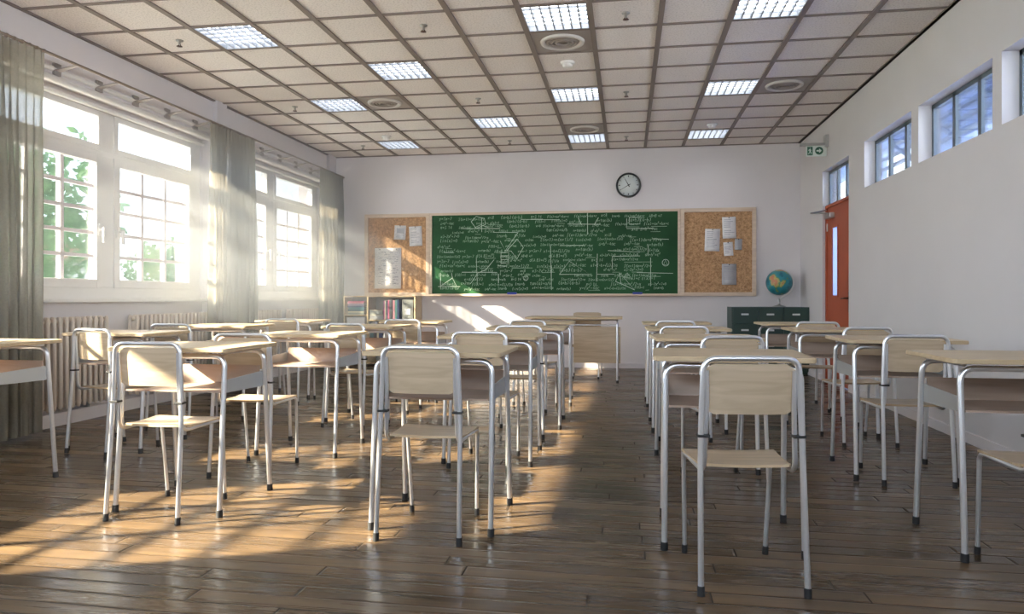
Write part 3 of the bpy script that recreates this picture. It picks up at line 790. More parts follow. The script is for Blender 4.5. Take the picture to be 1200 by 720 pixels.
cork(-3.78, -2.805, 'cork notice board between the window corner and the blackboard')
cork(0.715, 1.704, 'cork notice board on the door side of the blackboard, above the green cabinet')
bb = empty('blackboard', (-1.045, YB, BZ0)); X = 1.758
m = MB(); m.box(-X + 0.02, X - 0.02, -0.020, 0, 0.02, BZ1 - BZ0 - 0.015); m.build('writing_surface', M['green'], bb)
m = MB(); frame_box(m, -X, X, 0, BZ1 - BZ0, 0.034, -0.040, 0); m.build('frame', M['frame_wood'], bb)
m = MB(); m.box(-X, X, -0.105, -0.040, 0.0, 0.014, 0.004); m.box(-X, X, -0.105, -0.097, 0.014, 0.026, 0.003); m.build('chalk_tray', M['frame_wood'], bb)
tag(bb, 'long green chalkboard covered in chalk formulas and geometry sketches', 'blackboard')

GL = {'x': [[(0, 0), (3, 4)], [(0, 4), (3, 0)]], 'y': [[(0, 4), (1.5, 1.5)], [(3, 4), (0.5, -1.5)]], 'f': [[(3, 6), (2, 6), (1.3, 5), (1, -1)], [(0, 3.4), (2.6, 3.4)]],
      'a': [[(3, 4), (1, 4), (0, 2), (1, 0), (2.5, 0.8), (3, 4), (3.2, 0)]], 'b': [[(0, 6), (0, 0), (2, 0), (3, 1.8), (2, 3.4), (0, 3)]], 'c': [[(3, 3.6), (1.2, 4), (0, 2), (1.2, 0), (3, 0.5)]],
      'n': [[(0, 0), (0, 4)], [(0, 3), (1.5, 4), (3, 3), (3, 0)]], 'e': [[(0, 2), (3, 2.2), (2, 4), (0.5, 3.4), (0, 1.5), (1.2, 0), (3, 0.5)]], 's': [[(3, 3.5), (1, 4), (0.2, 3), (2.8, 1.2), (2, 0), (0, 0.5)]],
      'i': [[(1, 0), (1, 4)], [(1, 5.2), (1, 5.6)]], 't': [[(1.5, 6), (1.5, 0.5), (2.6, 0)], [(0, 4), (3, 4)]], 'd': [[(3, 6), (3, 0)], [(3, 3), (1, 4), (0, 2), (1, 0), (3, 1)]], 'l': [[(1, 6), (1, 0), (2, 0)]],
      '0': [[(1.5, 6), (0, 4), (0, 2), (1.5, 0), (3, 2), (3, 4), (1.5, 6)]], '1': [[(0.3, 4.6), (1.8, 6), (1.8, 0)]], '2': [[(0, 5), (1.5, 6), (3, 4.6), (0, 0), (3, 0)]], '3': [[(0, 5.6), (2.6, 5.6), (1.2, 3.4), (3, 2), (2, 0), (0, 0.4)]],
      '4': [[(2.2, 0), (2.2, 6), (0, 2), (3, 2)]], '5': [[(3, 6), (0.4, 6), (0.2, 3.6), (2.6, 3.4), (3, 1.4), (1.6, 0), (0, 0.4)]], '7': [[(0, 6), (3, 6), (1, 0)]], '8': [[(1.5, 3.2), (0.2, 4.6), (1.5, 6), (2.8, 4.6), (1.5, 3.2), (0, 1.4), (1.5, 0), (3, 1.4), (1.5, 3.2)]],
      '+': [[(0, 2.6), (3, 2.6)], [(1.5, 1.1), (1.5, 4.1)]], '-': [[(0, 2.6), (3, 2.6)]], '=': [[(0, 2), (3, 2)], [(0, 3.4), (3, 3.4)]], '(': [[(2.4, 6.4), (1, 4), (1, 2), (2.4, -0.4)]], ')': [[(0.6, 6.4), (2, 4), (2, 2), (0.6, -0.4)]],
      '/': [[(0, -0.5), (3, 6.5)]], '^': [[(0, 5), (1, 6.6), (2, 5)]], '<': [[(3, 4.6), (0, 2.6), (3, 0.6)]], 'S': [[(3, 6), (0, 6), (1.8, 3), (0, 0), (3, 0)]], 'J': [[(3, 7), (2, 7.4), (1.5, 6), (1.5, 0), (1, -1.4), (0, -1)]],
      'V': [[(-0.6, 2.4), (0.2, 3), (1, 0), (2, 6.4), (5, 6.4)]], 'P': [[(0, 4), (3.2, 4)], [(0.8, 4), (0.6, 0)], [(2.4, 4), (2.6, 0)]], 'D': [[(0, 0), (1.6, 6), (3.2, 0), (0, 0)]], 'A': [[(0, 0), (1.5, 6), (3, 0)], [(0.6, 2.2), (2.4, 2.2)]],
      'B': [[(0, 0), (0, 6), (2, 6), (2.6, 4.6), (2, 3.2), (0, 3.2)], [(2, 3.2), (3, 1.6), (2, 0), (0, 0)]], 'N': [[(0, 0), (0, 6), (3, 0), (3, 6)]], 'L': [[(0, 6), (0, 0), (2.6, 0)]], 'E': [[(3, 6), (0, 6), (0, 0), (3, 0)], [(0, 3), (2.2, 3)]]}
SUP = 0.6
FORM = ['f(x)=ax2+bx+c', 'y=Vx2-4ac', 'sin(x)+cos(x)=1', 'J(x+1)dx=x2/2+x', 'a2+b2=c2', 'x1=(-b+VD)/2a', 'S(n+1)=n(n+1)/2', 'lnx=b', 'tan(a)=a/b', 'e=d/dx(f)', 'P=3,14',
        'lin(x)=0', 'AB=BC+N', '2x+5y=12', 'y=3x-7', '(a+b)(a-b)', 'x<8', 'f(0)=1', 'c=2Pn', 'D=b2-4ac', 'd(A,B)=V5', 'n=tan(b)', 'E=J1/x', 'x3-2x2+7=0']
rng = random.Random(11)
ch = MB()
def stroke(pts, wd, mi=0):
    """one chalk line: a thin raised ribbon on the board"""
    pts = [Vector((p[0], 0, p[1])) for p in pts]
    vs = []; fs = []; n = len(pts)
    for i in range(n):
        a = pts[max(i - 1, 0)]; b = pts[min(i + 1, n - 1)]; d = (b - a)
        if d.length < 1e-6: d = Vector((1, 0, 0))
        d.normalize(); q = Vector((-d.z, 0, d.x)) * wd * rng.uniform(0.35, 0.6)
        for k in (pts[i] + q, pts[i] - q): vs.append((k.x, YB - 0.0212, k.z))
    for i in range(n - 1): fs.append((2 * i, 2 * i + 1, 2 * i + 3, 2 * i + 2))
    ch.add(vs, fs, False, mi)
def write(txt, x, z, h, wd, mi=0, slant=0.15):
    u = h / 6.0; cx = x
    for k, c in enumerate(txt):
        if c in GL:
            sup = c == '2' and k > 0 and txt[k - 1] in 'xabc)'
            sc = u * (0.6 if sup else 1); oz = h * 0.6 if sup else 0
            for st in GL[c]: stroke([(cx + px * sc * 0.95 + pz * sc * slant + rng.uniform(-.1, .1) * u, z + oz + pz * sc + rng.uniform(-.2, .2) * u) for px, pz in st], wd, mi)
            cx += (3 * sc * 0.95) + 1.35 * u
        else: cx += 2.5 * u
    return cx
x0b, x1b = -2.70, 0.655
z = 2.085
while z > 1.075:
    x = x0b + rng.uniform(0, 0.08)
    while x < x1b - 0.30:
        if rng.random() < 0.86:
            h = rng.uniform(0.030, 0.046); tx = rng.choice(FORM)
            wlen = len(tx) * (h / 6) * 4.1
            if x + wlen < x1b: x = write(tx, x, z + rng.uniform(-0.012, 0.012), h, 0.0052, 0) + rng.uniform(0.02, 0.12)
            else: x += 0.15
            if rng.random() < 0.22: stroke([(x - wlen * 0.8, z - 0.012), (x - 0.06, z - 0.012 + rng.uniform(-.004, .004))], 0.005)
        else: x += rng.uniform(0.08, 0.25)
    z -= rng.uniform(0.058, 0.074)
def dz3(*pts): return [bp(420 + a / 5.0, 230 + b / 5.0) for a, b in pts]
def dz4(*pts): return [bp(640 + a / 4.0, 180 + b / 4.0) for a, b in pts]
B_ = 0.0065
for pl in (dz3((660, 150), (690, 118), (738, 132), (745, 165), (690, 190), (660, 150)), dz3((722, 125), (722, 210)), dz3((600, 190), (830, 190)), dz3((680, 185), (715, 168), (765, 185)),
           dz3((790, 212), (930, 212)), dz3((830, 262), (860, 320), (935, 212)), dz3((835, 330), (880, 330), (880, 395), (835, 395), (835, 330)), dz3((835, 350), (880, 350)), dz3((835, 372), (880, 372)), dz3((855, 318), (895, 322), (928, 368), (966, 300), (930, 252), (870, 318)),
           dz3((465, 530), (595, 530)), dz3((480, 450), (480, 545)), dz3((480, 528), (550, 480), (575, 530)), dz3((550, 480), (545, 450)), dz3((690, 358), (696, 522)), dz3((605, 446), (812, 447)), dz3((655, 515), (700, 450), (745, 432), (795, 372)), dz3((815, 408), (868, 410)),
           dz3((820, 460), (820, 510)), dz3((1130, 410), (1130, 520)), dz3((500, 330), (560, 332)), dz3((1010, 135), (1080, 135)), dz3((950, 136), (1180, 138)),
           dz4((194, 272), (194, 380)), dz4((100, 330), (255, 332)), dz4((150, 300), (165, 335)), dz4((245, 300), (225, 335)), dz4((378, 305), (378, 352), (505, 350)), dz4((390, 300), (440, 300), (440, 330), (390, 332), (390, 300)),
           dz4((62, 567), (108, 505), (205, 566), (62, 567)), dz4((310, 540), (310, 482), (440, 480)), dz4((325, 600), (345, 560), (415, 640), (325, 600)), dz4((345, 560), (350, 610), (415, 640)), dz4((365, 580), (400, 585), (380, 560), (365, 580)),
           dz4((490, 488), (490, 622)), dz4((425, 558), (595, 562)), dz4((20, 430), (25, 640)), dz4((65, 432), (180, 430)), dz4((240, 470), (236, 600)), dz4((240, 566), (320, 566)), dz4((290, 455), (440, 462)), dz4((500, 400), (575, 402)), dz4((478, 430), (478, 480))):
    stroke(pl, B_, 1)
for cx, cz, rad in ((bp(640 + 560 / 4, 180 + 512 / 4)[0], bp(640 + 560 / 4, 180 + 512 / 4)[1], 0.045), (bp(616, 326)[0], bp(616, 326)[1], 0.035)):
    stroke([(cx + rad * math.cos(R(a)), cz + rad * math.sin(R(a))) for a in range(0, 361, 24)], 0.005, 1)
    stroke([(cx - rad * 0.6, cz - rad * 0.6), (cx, cz + rad * 0.8), (cx + rad * 0.6, cz - rad * 0.6), (cx - rad * 0.6, cz - rad * 0.6)], 0.004, 1)
co = ch.build('chalk_writing', [M['chalk'], M['chalk2']], bb)
co.location = (-bb.location.x, -bb.location.y, -bb.location.z)
for u, l in ((600.5, 'under the middle of the blackboard'), (747, 'towards the door end of the blackboard')):
    x = bp(u, 346)[0]; r = empty('board_eraser', (x, YB - 0.072, BZ0 + 0.014))
    m = MB(); m.box(-0.065, 0.065, -0.022, 0.022, 0.012, 0.040, 0.005); m.build('grip', M['blue'], r)
    m = MB(); m.box(-0.060, 0.060, -0.019, 0.019, 0, 0.010, 0.002); m.build('felt_pad', M['black'], r)
    tag(r, 'blue board eraser on the chalk ledge ' + l, 'board eraser', 'erasers on the chalk ledge')

# papers pinned to the cork
def paper(u0, u1, v0, v1, ang, label, kind=0, matp='paper'):
    (x0, z1), (x1, z0) = bp(u0, v0), bp(u1, v1)
    cx, cz, hw, hh = (x0 + x1) / 2, (z0 + z1) / 2, (x1 - x0) / 2, (z1 - z0) / 2
    r = empty('poster' if kind == 1 else 'paper_note', (cx, YB - 0.024, cz)); r.rotation_euler = (0, R(ang), 0)
    m = MB(); n = 8; vs = []; fs = []
    for j in range(n + 1):
        v = -1 + 2 * j / n; y = -0.001 - 0.010 * max(0, -v) ** 2
        vs += [(-hw, y, v * hh), (hw, y - 0.002, v * hh), (-hw, y - 0.0012, v * hh), (hw, y - 0.0032, v * hh)]
    for j in range(n):
        a = 4 * j; fs += [(a, a + 1, a + 5, a + 4), (a + 2, a + 6, a + 7, a + 3), (a, a + 4, a + 6, a + 2), (a + 1, a + 3, a + 7, a + 5)]
    fs += [(0, 2, 3, 1), (4 * n, 4 * n + 1, 4 * n + 3, 4 * n + 2)]
    m.add(vs, fs, True); m.build('sheet', M[matp], r)
    q = random.Random(label); k = MB()
    def yy(z, x): v = z / hh; return -0.001 - 0.010 * max(0, -v) ** 2 - 0.001 * (x / hw + 1) - 0.0018
    def bar(xa, xb, z, t):
        k.add([(xa, yy(z, xa), z - t), (xb, yy(z, xb), z - t), (xb, yy(z, xb), z + t), (xa, yy(z, xa), z + t)], [(0, 1, 2, 3)])
    if kind == 1:   # diagrams in columns
        for zc in [hh * (0.78 - 0.11 * i) for i in range(15)]:
            x = -hw * 0.72
            while x < hw * 0.7:
                wd = q.uniform(0.05, 0.28) * hw
                if q.random() < 0.72: bar(x, min(x + wd, hw * 0.8), zc + q.uniform(-.01, .01), q.uniform(0.002, 0.007))
                x += wd + 0.05 * hw
    elif kind == 2:   # little picture on top, text below
        bar(-hw * 0.6, hw * 0.7, hh * 0.25, hh * 0.35)
        for i in range(4): bar(-hw * 0.7, hw * q.uniform(0.3, 0.7), -hh * (0.3 + 0.13 * i), 0.003)
    else:
        for i in range(9):
            if q.random() < 0.85: bar(-hw * 0.75, hw * q.uniform(0.0, 0.75), hh * (0.75 - 0.17 * i), 0.0032)
    k.build('print', M['ink_light' if kind == 2 else 'ink'], r)
    for px in ([0] if kind != 1 else [-hw * 0.6, hw * 0.65]):
        p = MB(); p.lathe([(0, 0), (0.006, 0), (0.008, 0.010), (0, 0.013)], 10, M=Matrix.Translation((px, -0.004, hh * 0.93)) @ Matrix.Rotation(R(90), 4, 'X')); p.build('pin', M['black'], r)
    tag(r, label, 'poster' if kind == 1 else 'paper', 'papers pinned to the cork boards')
paper(439, 470, 291, 338.5, 0, 'tall white poster of small diagrams, largest sheet on the window-side cork board', 1)
paper(462, 475.5, 264.5, 281, 3, 'small white card with a pale blue picture on the window-side cork board', 2)
paper(479.5, 494.5, 265.5, 288.5, -2.5, 'white note tilted beside the blackboard on the window-side cork board')
paper(826, 843.5, 268.5, 294.5, 2, 'white text sheet on the door-side cork board, next to the blackboard')
paper(846.5, 862.5, 254.5, 279.5, -1.5, 'topmost white sheet with a small drawing on the door-side cork board')
paper(848, 859, 284, 300, -3, 'smaller white slip below the topmost sheet on the door-side cork board')
paper(861, 869.5, 280, 293, 2, 'tiny grey slip nearest the frame of the door-side cork board', 0, 'paper_grey')
paper(846, 863, 309.5, 334, 0, 'grey printed sheet at the bottom of the door-side cork board', 0, 'paper_grey')

# clock
cx, cz = bp(736.5, 217)
ck = empty('wall_clock', (cx, YB, cz))
RX = Matrix.Rotation(R(90), 4, 'X')
m = MB(); m.lathe([(0.140, 0.0), (0.168, 0.0), (0.172, 0.012), (0.170, 0.040), (0.160, 0.048), (0.149, 0.040), (0.146, 0.024)], 48, M=RX); m.build('case_ring', M['black'], ck)
m = MB(); m.lathe([(0.0, 0.022), (0.15, 0.022), (0.15, 0.0)], 48, M=RX); m.build('dial', M['dial'], ck)
m = MB()
for k in range(12):
    a = R(30 * k); r0, r1 = (0.112, 0.136) if k % 3 == 0 else (0.120, 0.136); wd = 0.006 if k % 3 == 0 else 0.0042
    d = Vector((math.sin(a), 0, math.cos(a))); q = Vector((math.cos(a), 0, -math.sin(a))) * wd; y = Vector((0, -0.0235, 0))
    m.add([d * r0 - q + y, d * r0 + q + y, d * r1 + q + y, d * r1 - q + y], [(0, 1, 2, 3)])
m.build('hour_marks', M['black'], ck)
for nme, a, ln, wd in (('hour_hand', R(-29), 0.105, 0.006), ('minute_hand', R(240), 0.118, 0.0045)):
    m = MB(); d = Vector((math.sin(a), 0, math.cos(a))); q = Vector((math.cos(a), 0, -math.sin(a))); y0_, y1_ = Vector((0, -0.026, 0)), Vector((0, -0.029, 0))
    P = [d * -0.028 - q * wd, d * -0.028 + q * wd, d * ln + q * wd * 0.4, d * ln - q * wd * 0.4]
    m.add([p + y0_ for p in P] + [p + y1_ for p in P], [(3, 2, 1, 0), (4, 5, 6, 7), (0, 1, 5, 4), (1, 2, 6, 5), (2, 3, 7, 6), (3, 0, 4, 7)]); m.build(nme, M['black'], ck)
m = MB(); m.lathe([(0.010, 0.024), (0.010, 0.033), (0, 0.034)], 14, M=RX); m.build('hub', M['black'], ck)
tag(ck, 'round black-rimmed wall clock above the blackboard', 'clock')

# exit sign on the right wall
es = empty('exit_sign', (XR, 8.72, 2.60))
m = MB(); m.box(-0.035, 0.0, -0.05, 0.05, 0.10, 0.24, 0.004); m.box(-0.30, 0.0, -0.035, 0.035, 0.125, 0.150, 0.004); m.build('bracket', M['door_metal'], es)
m = MB(); m.box(-0.235, -0.012, -0.010, 0.010, 0.0, 0.122, 0.002); m.build('sign_plate', M['signwhite'], es)
m = MB(); y = -0.0112
def q4(x0, x1, z0, z1): m.add([(x0, y, z0), (x1, y, z0), (x1, y, z1), (x0, y, z1)], [(0, 1, 2, 3)])
q4(-0.225, -0.165, 0.012, 0.110)
m.add([(-0.095 + 0.045 * math.cos(R(a)), y, 0.062 + 0.045 * math.sin(R(a))) for a in range(0, 360, 20)], [tuple(range(18))])
m.build('green_field', M['signgreen'], es)
m = MB(); y = -0.0122
m.add([(-0.125, y, 0.053), (-0.095, y, 0.053), (-0.095, y, 0.035), (-0.066, y, 0.062), (-0.095, y, 0.089), (-0.095, y, 0.071), (-0.125, y, 0.071)], [(0, 1, 2, 3, 4, 5, 6)])
for P in ([(-0.196, 0.096), (-0.188, 0.096), (-0.188, 0.088), (-0.196, 0.088)], [(-0.204, 0.082), (-0.190, 0.084), (-0.188, 0.056), (-0.200, 0.054)], [(-0.190, 0.078), (-0.176, 0.068), (-0.178, 0.064), (-0.190, 0.070)],
          [(-0.204, 0.080), (-0.216, 0.066), (-0.212, 0.064), (-0.200, 0.074)], [(-0.192, 0.058), (-0.178, 0.044), (-0.182, 0.024), (-0.187, 0.024), (-0.186, 0.042), (-0.199, 0.054)], [(-0.200, 0.056), (-0.204, 0.038), (-0.218, 0.030), (-0.216, 0.025), (-0.199, 0.034), (-0.194, 0.054)]):
    m.add([(a, y, b) for a, b in P], [tuple(range(len(P)))])
m.build('running_figure_and_arrow', M['signwhite'], es)
tag(es, 'small green and white exit sign with an arrow, on a bracket above the door', 'exit sign')

# ------------------------------------------------------------------ cabinet, globe, bookshelf
cb = empty('drawer_cabinet', (1.80, 9.78, 0)); W2 = 0.475
m = MB(); m.box(-W2, W2, -0.22, 0.22, 0.03, 0.853, 0.004); m.box(-W2 + 0.02, W2 - 0.02, -0.20, 0.20, 0.0, 0.03); m.build('body', M['cabinet'], cb)
for i in range(3):
    for j in range(4):
        x0 = -W2 + 0.012 + i * (2 * W2 - 0.016) / 3; x1 = x0 + (2 * W2 - 0.016) / 3 - 0.008; z0 = 0.040 + j * 0.201; z1 = z0 + 0.193
        d = MB(); d.box(x0, x1, -0.238, -0.219, z0, z1, 0.003); do = d.build('drawer', M['cabinet'], cb)
        h = MB(); xc = (x0 + x1) / 2 - 0.005; zc = z1 - 0.075; h.box(xc - 0.045, xc + 0.045, -0.256, -0.238, zc - 0.011, zc + 0.011, 0.004); h.build('handle', M['handle_white'], do)
tag(cb, 'dark green metal cabinet of small drawers with pale handles under the globe', 'cabinet')
gl = empty('desk_globe', (1.945, 9.76, 0.853))
m = MB(); m.lathe([(0, 0.0), (0.085, 0.0), (0.085, 0.008), (0.05, 0.020), (0.016, 0.030), (0.012, 0.06), (0.016, 0.075), (0.010, 0.110), (0.0, 0.112)], 28); m.build('stand', M['door_metal'], gl)
prof = [(0.165 * math.cos(R(a)), 0.165 * math.sin(R(a))) for a in range(-90, 91, 7)]
TI = Matrix.Translation((0, 0, 0.317)) @ Matrix.Rotation(R(-23), 4, 'Y')
m = MB(); m.lathe(prof, 40, M=Matrix.Rotation(R(-23), 4, 'Y')); g = m.build('sphere', M['globe'], gl); g.location = (0, 0, 0.317)
m = MB(); m.tube([TI @ Vector((0.182 * math.cos(R(a)), 0, 0.182 * math.sin(R(a)))) for a in range(-92, 93, 8)], 0.0075, 8); m.tube([TI @ Vector((0, 0, -0.185)), TI @ Vector((0, 0, -0.155))], 0.006, 8); m.tube([TI @ Vector((0, 0, 0.155)), TI @ Vector((0, 0, 0.185))], 0.006, 8); m.tube([(0.07, 0, 0.150), (0.0, 0, 0.10)], 0.008, 8)
m.build('meridian_arc', M['white'], gl)
tag(gl, 'blue-green world globe standing on the green drawer cabinet', 'globe')

bs = empty('bookshelf', (-3.45, 9.87, 0)); W2, D2 = 0.527, 0.165
m = MB(); t = 0.018
m.box(-W2, -W2 + t, -D2, D2, 0, 1.0, 0.002); m.box(W2 - t, W2, -D2, D2, 0, 1.0, 0.002); m.box(-W2 + t, W2 - t, -D2, D2, 0.982, 1.0, 0.002); m.box(-W2 + t, W2 - t, -D2, D2, 0.04, 0.058)
XD = -0.172
m.box(XD - 0.011, XD + 0.011, -D2 + 0.002, D2, 0.058, 0.982)
m.build('carcass', M['top'], bs)
m = MB(); m.box(-W2 + t, W2 - t, D2 - 0.008, D2, 0.058, 0.982); m.build('back_panel', M['grey'], bs)
LS, RS = [0.725, 0.53, 0.30], [0.655, 0.545, 0.30]
for z in LS: m = MB(); m.box(-W2 + t, XD - 0.011, -D2 + 0.004, D2 - 0.008, z - 0.009, z + 0.009); m.build('shelf', M['top'], bs)
for z in RS: m = MB(); m.box(XD + 0.011, W2 - t, -D2 + 0.004, D2 - 0.008, z - 0.009, z + 0.009); m.build('shelf', M['top'], bs)
tag(bs, 'low open beech bookshelf in the window corner under the cork board', 'bookshelf')
BC = {'pink': (0.55, 0.10, 0.20), 'rose': (0.62, 0.28, 0.33), 'violet grey': (0.30, 0.27, 0.36), 'navy': (0.03, 0.05, 0.14), 'teal': (0.03, 0.15, 0.19), 'dark teal': (0.02, 0.09, 0.11), 'grey-green': (0.22, 0.27, 0.22), 'cream': (0.66, 0.60, 0.44),
      'white': (0.70, 0.70, 0.70), 'dark grey': (0.06, 0.06, 0.07), 'magenta': (0.50, 0.10, 0.28), 'mint': (0.22, 0.50, 0.44), 'slate': (0.14, 0.15, 0.19), 'brown': (0.17, 0.10, 0.07), 'black': (0.02, 0.02, 0.025), 'blue': (0.05, 0.10, 0.30)}
BM = {k: mat('cover_' + k.replace(' ', '_').replace('-', '_'), c, 0.55) for k, c in BC.items()}
def book(x0, x1, y0, y1, z0, z1, col, label, flat, grp):
    r = empty('book', (bs.location.x + (x0 + x1) / 2, bs.location.y + y0, z0)); hw = (x1 - x0) / 2; h = z1 - z0; d = y1 - y0; c = 0.003
    m = MB()
    if flat: m.box(-hw, hw, 0, d, 0, c); m.box(-hw, hw, 0, d, h - c, h); m.box(-hw, hw, 0, c, c, h - c)
    else: m.box(-hw, -hw + c, 0, d, 0, h); m.box(hw - c, hw, 0, d, 0, h); m.box(-hw + c, hw - c, 0, c, 0, h)
    m.build('cover', BM[col], r)
    p = MB()
    if flat: p.box(-hw + 0.004, hw - 0.004, c, d - 0.004, c, h - c)
    else: p.box(-hw + c, hw - c, c, d - 0.004, 0.004, h - 0.004)
    p.build('pages', M['paper'], r)
    tag(r, label, 'book', grp)
f0 = -D2 + 0.012
z = LS[0] + 0.0092
for col, th in (('grey-green', 0.028), ('cream', 0.018), ('dark teal', 0.030), ('teal', 0.026), ('navy', 0.022), ('violet grey', 0.030), ('rose', 0.016), ('pink', 0.018)):
    jx = rng.uniform(-0.012, 0.012)
    book(-0.465 + jx, -0.225 + jx, f0, f0 + 0.22, z, z + th - 0.0005, col, '%s book lying in the flat stack at the top of the window-side bay' % col, True, 'books lying flat in the window-side bay'); z += th
x = XD + 0.235
for col, th, hh in (('magenta', 0.014, 0.265), ('cream', 0.020, 0.270), ('slate', 0.026, 0.265), ('pink', 0.024, 0.275), ('dark grey', 0.030, 0.285), ('black', 0.022, 0.290), ('rose', 0.030, 0.275), ('mint', 0.030, 0.280), ('navy', 0.026, 0.285)):
    book(x, x + th - 0.001, f0, f0 + 0.20, RS[0] + 0.0092, RS[0] + 0.0092 + hh, col, '%s book standing upright at the top of the wide bay' % col, False, 'books standing at the top of the wide bay'); x += th
def plain(name, x0, x1, y0, y1, z0, z1, mt, label, cat, lid=None):
    r = empty(name, (bs.location.x + (x0 + x1) / 2, bs.location.y + y0, z0)); hw = (x1 - x0) / 2
    m = MB(); m.box(-hw, hw, 0, y1 - y0, 0, (z1 - z0) * 0.8, 0.003); m.build('body', mt, r)
    m = MB(); m.box(-hw - 0.002, hw + 0.002, -0.003, y1 - y0, (z1 - z0) * 0.8, z1 - z0, 0.003); m.build('lid', lid or mt, r)
    if name == 'binder_box':
        m = MB(); m.box(-hw * 0.5, hw * 0.5, -0.0042, -0.0005, (z1 - z0) * 0.25, (z1 - z0) * 0.55); m.build('spine_label', M['paper'], r)
    tag(r, label, cat)
cream = mat('cream_card', (0.52, 0.48, 0.38), 0.8, noise=0.1); grey_card = mat('grey_card', (0.36, 0.37, 0.33), 0.8, noise=0.12)
plain('binder_box', 0.335, 0.492, f0, f0 + 0.24, RS[0] + 0.0092, RS[0] + 0.29, grey_card, 'large grey-white archive box standing at the door end of the wide bay', 'box')
plain('storage_box', XD + 0.022, XD + 0.222, f0, f0 + 0.22, RS[0] + 0.0092, RS[0] + 0.080, M['grey'], 'grey box lying under a cream one in the wide bay of the bookshelf', 'box', cream)
plain('storage_box', XD + 0.026, XD + 0.215, f0 + 0.005, f0 + 0.21, RS[0] + 0.0805, RS[0] + 0.145, grey_card, 'cream-lidded box on top of the grey box in the wide bay', 'box', cream)
plain('storage_box', -0.480, -0.215, f0, f0 + 0.24, LS[1] + 0.0092, LS[1] + 0.165, M['paper'], 'white storage box on the middle shelf of the window-side bay', 'box')
x = XD + 0.02
for k, (col, th) in enumerate((('black', 0.05), ('dark grey', 0.035), ('slate', 0.04), ('brown', 0.03), ('navy', 0.04))):
    book(x, x + th - 0.001, f0, f0 + 0.15, RS[1] + 0.0092, RS[1] + 0.088, col, 'small %s book on the narrow middle shelf of the wide bay' % col, False, 'small books on the narrow middle shelf'); x += th
book(x + 0.01, x + 0.16, f0, f0 + 0.15, RS[1] + 0.0092, RS[1] + 0.036, 'cream', 'cream book lying flat beside the small dark books in the wide bay', True, 'small books on the narrow middle shelf')
x = XD + 0.03
for k, (col, th) in enumerate((('dark teal', 0.055), ('black', 0.05), ('cream', 0.03), ('navy', 0.055), ('dark grey', 0.05), ('teal', 0.04))):
    book(x, x + th - 0.001, f0, f0 + 0.2, RS[2] + 0.0092, RS[2] + 0.19, col, 'tall %s book on the low shelf of the wide bay' % col, False, 'books on the low shelf of the wide bay'); x += th

# ------------------------------------------------------------------ radiators, curtains, rods
def make_radiator():
    r = empty('radiator'); L_ = 1.22; n = 20
    for s, nm in ((0.045, 'lower'), (0.68, 'upper')):
        m = MB(); m.tube([(0, -L_ / 2 - 0.01, s), (0, L_ / 2 + 0.01, s)], 0.017, 10); m.build('header_pipe', M['rad'], r)
    for k in range(n):
        y = -L_ / 2 + L_ * (k + 0.5) / n; m = MB()
        for x in (-0.036, 0.036):
            m.tube([(x, y, 0.012), (x, y, 0.04), (x, y, 0.36), (x, y, 0.69), (x, y, 0.715)], [0.010, 0.0155, 0.0155, 0.0155, 0.010], 8)
        m.box(-0.036, 0.036, y - 0.005, y + 0.005, 0.02, 0.705)
        m.build('column', M['rad'], r)
    for q in (-0.4, 0.4):
        m = MB(); m.box(-0.07, 0.02, q - 0.012, q + 0.012, -0.012, 0.03, 0.003); m.build('wall_bracket', M['grey'], r)
    return r
proto = None
for y, l in ((4.76, 'half hidden by the edge curtain, first in view along the window wall'), (6.30, 'between the first window and the middle curtain'), (7.78, 'just past the middle curtain under the far window'), (9.26, 'in the corner next to the bookshelf')):
    o = make_radiator() if proto is None else copy_tree(proto); proto = proto or o
    o.location = (XW + 0.115, y, 0.112); tag(o, 'cream column radiator ' + l, 'radiator', 'column radiators below the windows')
rr_ = empty('curtain_rod', (-4.10, 0, 2.735))
m = MB(); m.tube([(0, 0.6, 0), (0, 10.03, 0)], 0.011, 10); m.build('rod', M['rod'], rr_)
k = 0
y = 0.86
while y < 9.9:
    m = MB(); m.box(-0.178, -0.160, y - 0.035, y + 0.035, -0.075, 0.015, 0.003); m.add([(-0.162, y - 0.028, -0.045), (-0.162, y + 0.028, -0.045), (0.006, y + 0.010, -0.012), (0.006, y - 0.010, -0.012), (-0.162, y - 0.028, -0.035), (-0.162, y + 0.028, -0.035), (0.006, y + 0.010, -0.004), (0.006, y - 0.010, -0.004)],
          [(3, 2, 1, 0), (4, 5, 6, 7), (0, 1, 5, 4), (1, 2, 6, 5), (2, 3, 7, 6), (3, 0, 4, 7)]); m.build('bracket', M['vent'], rr_); y += 0.442
tag(rr_, 'thin bronze curtain rod running the length of the window wall on brackets', 'curtain rod')
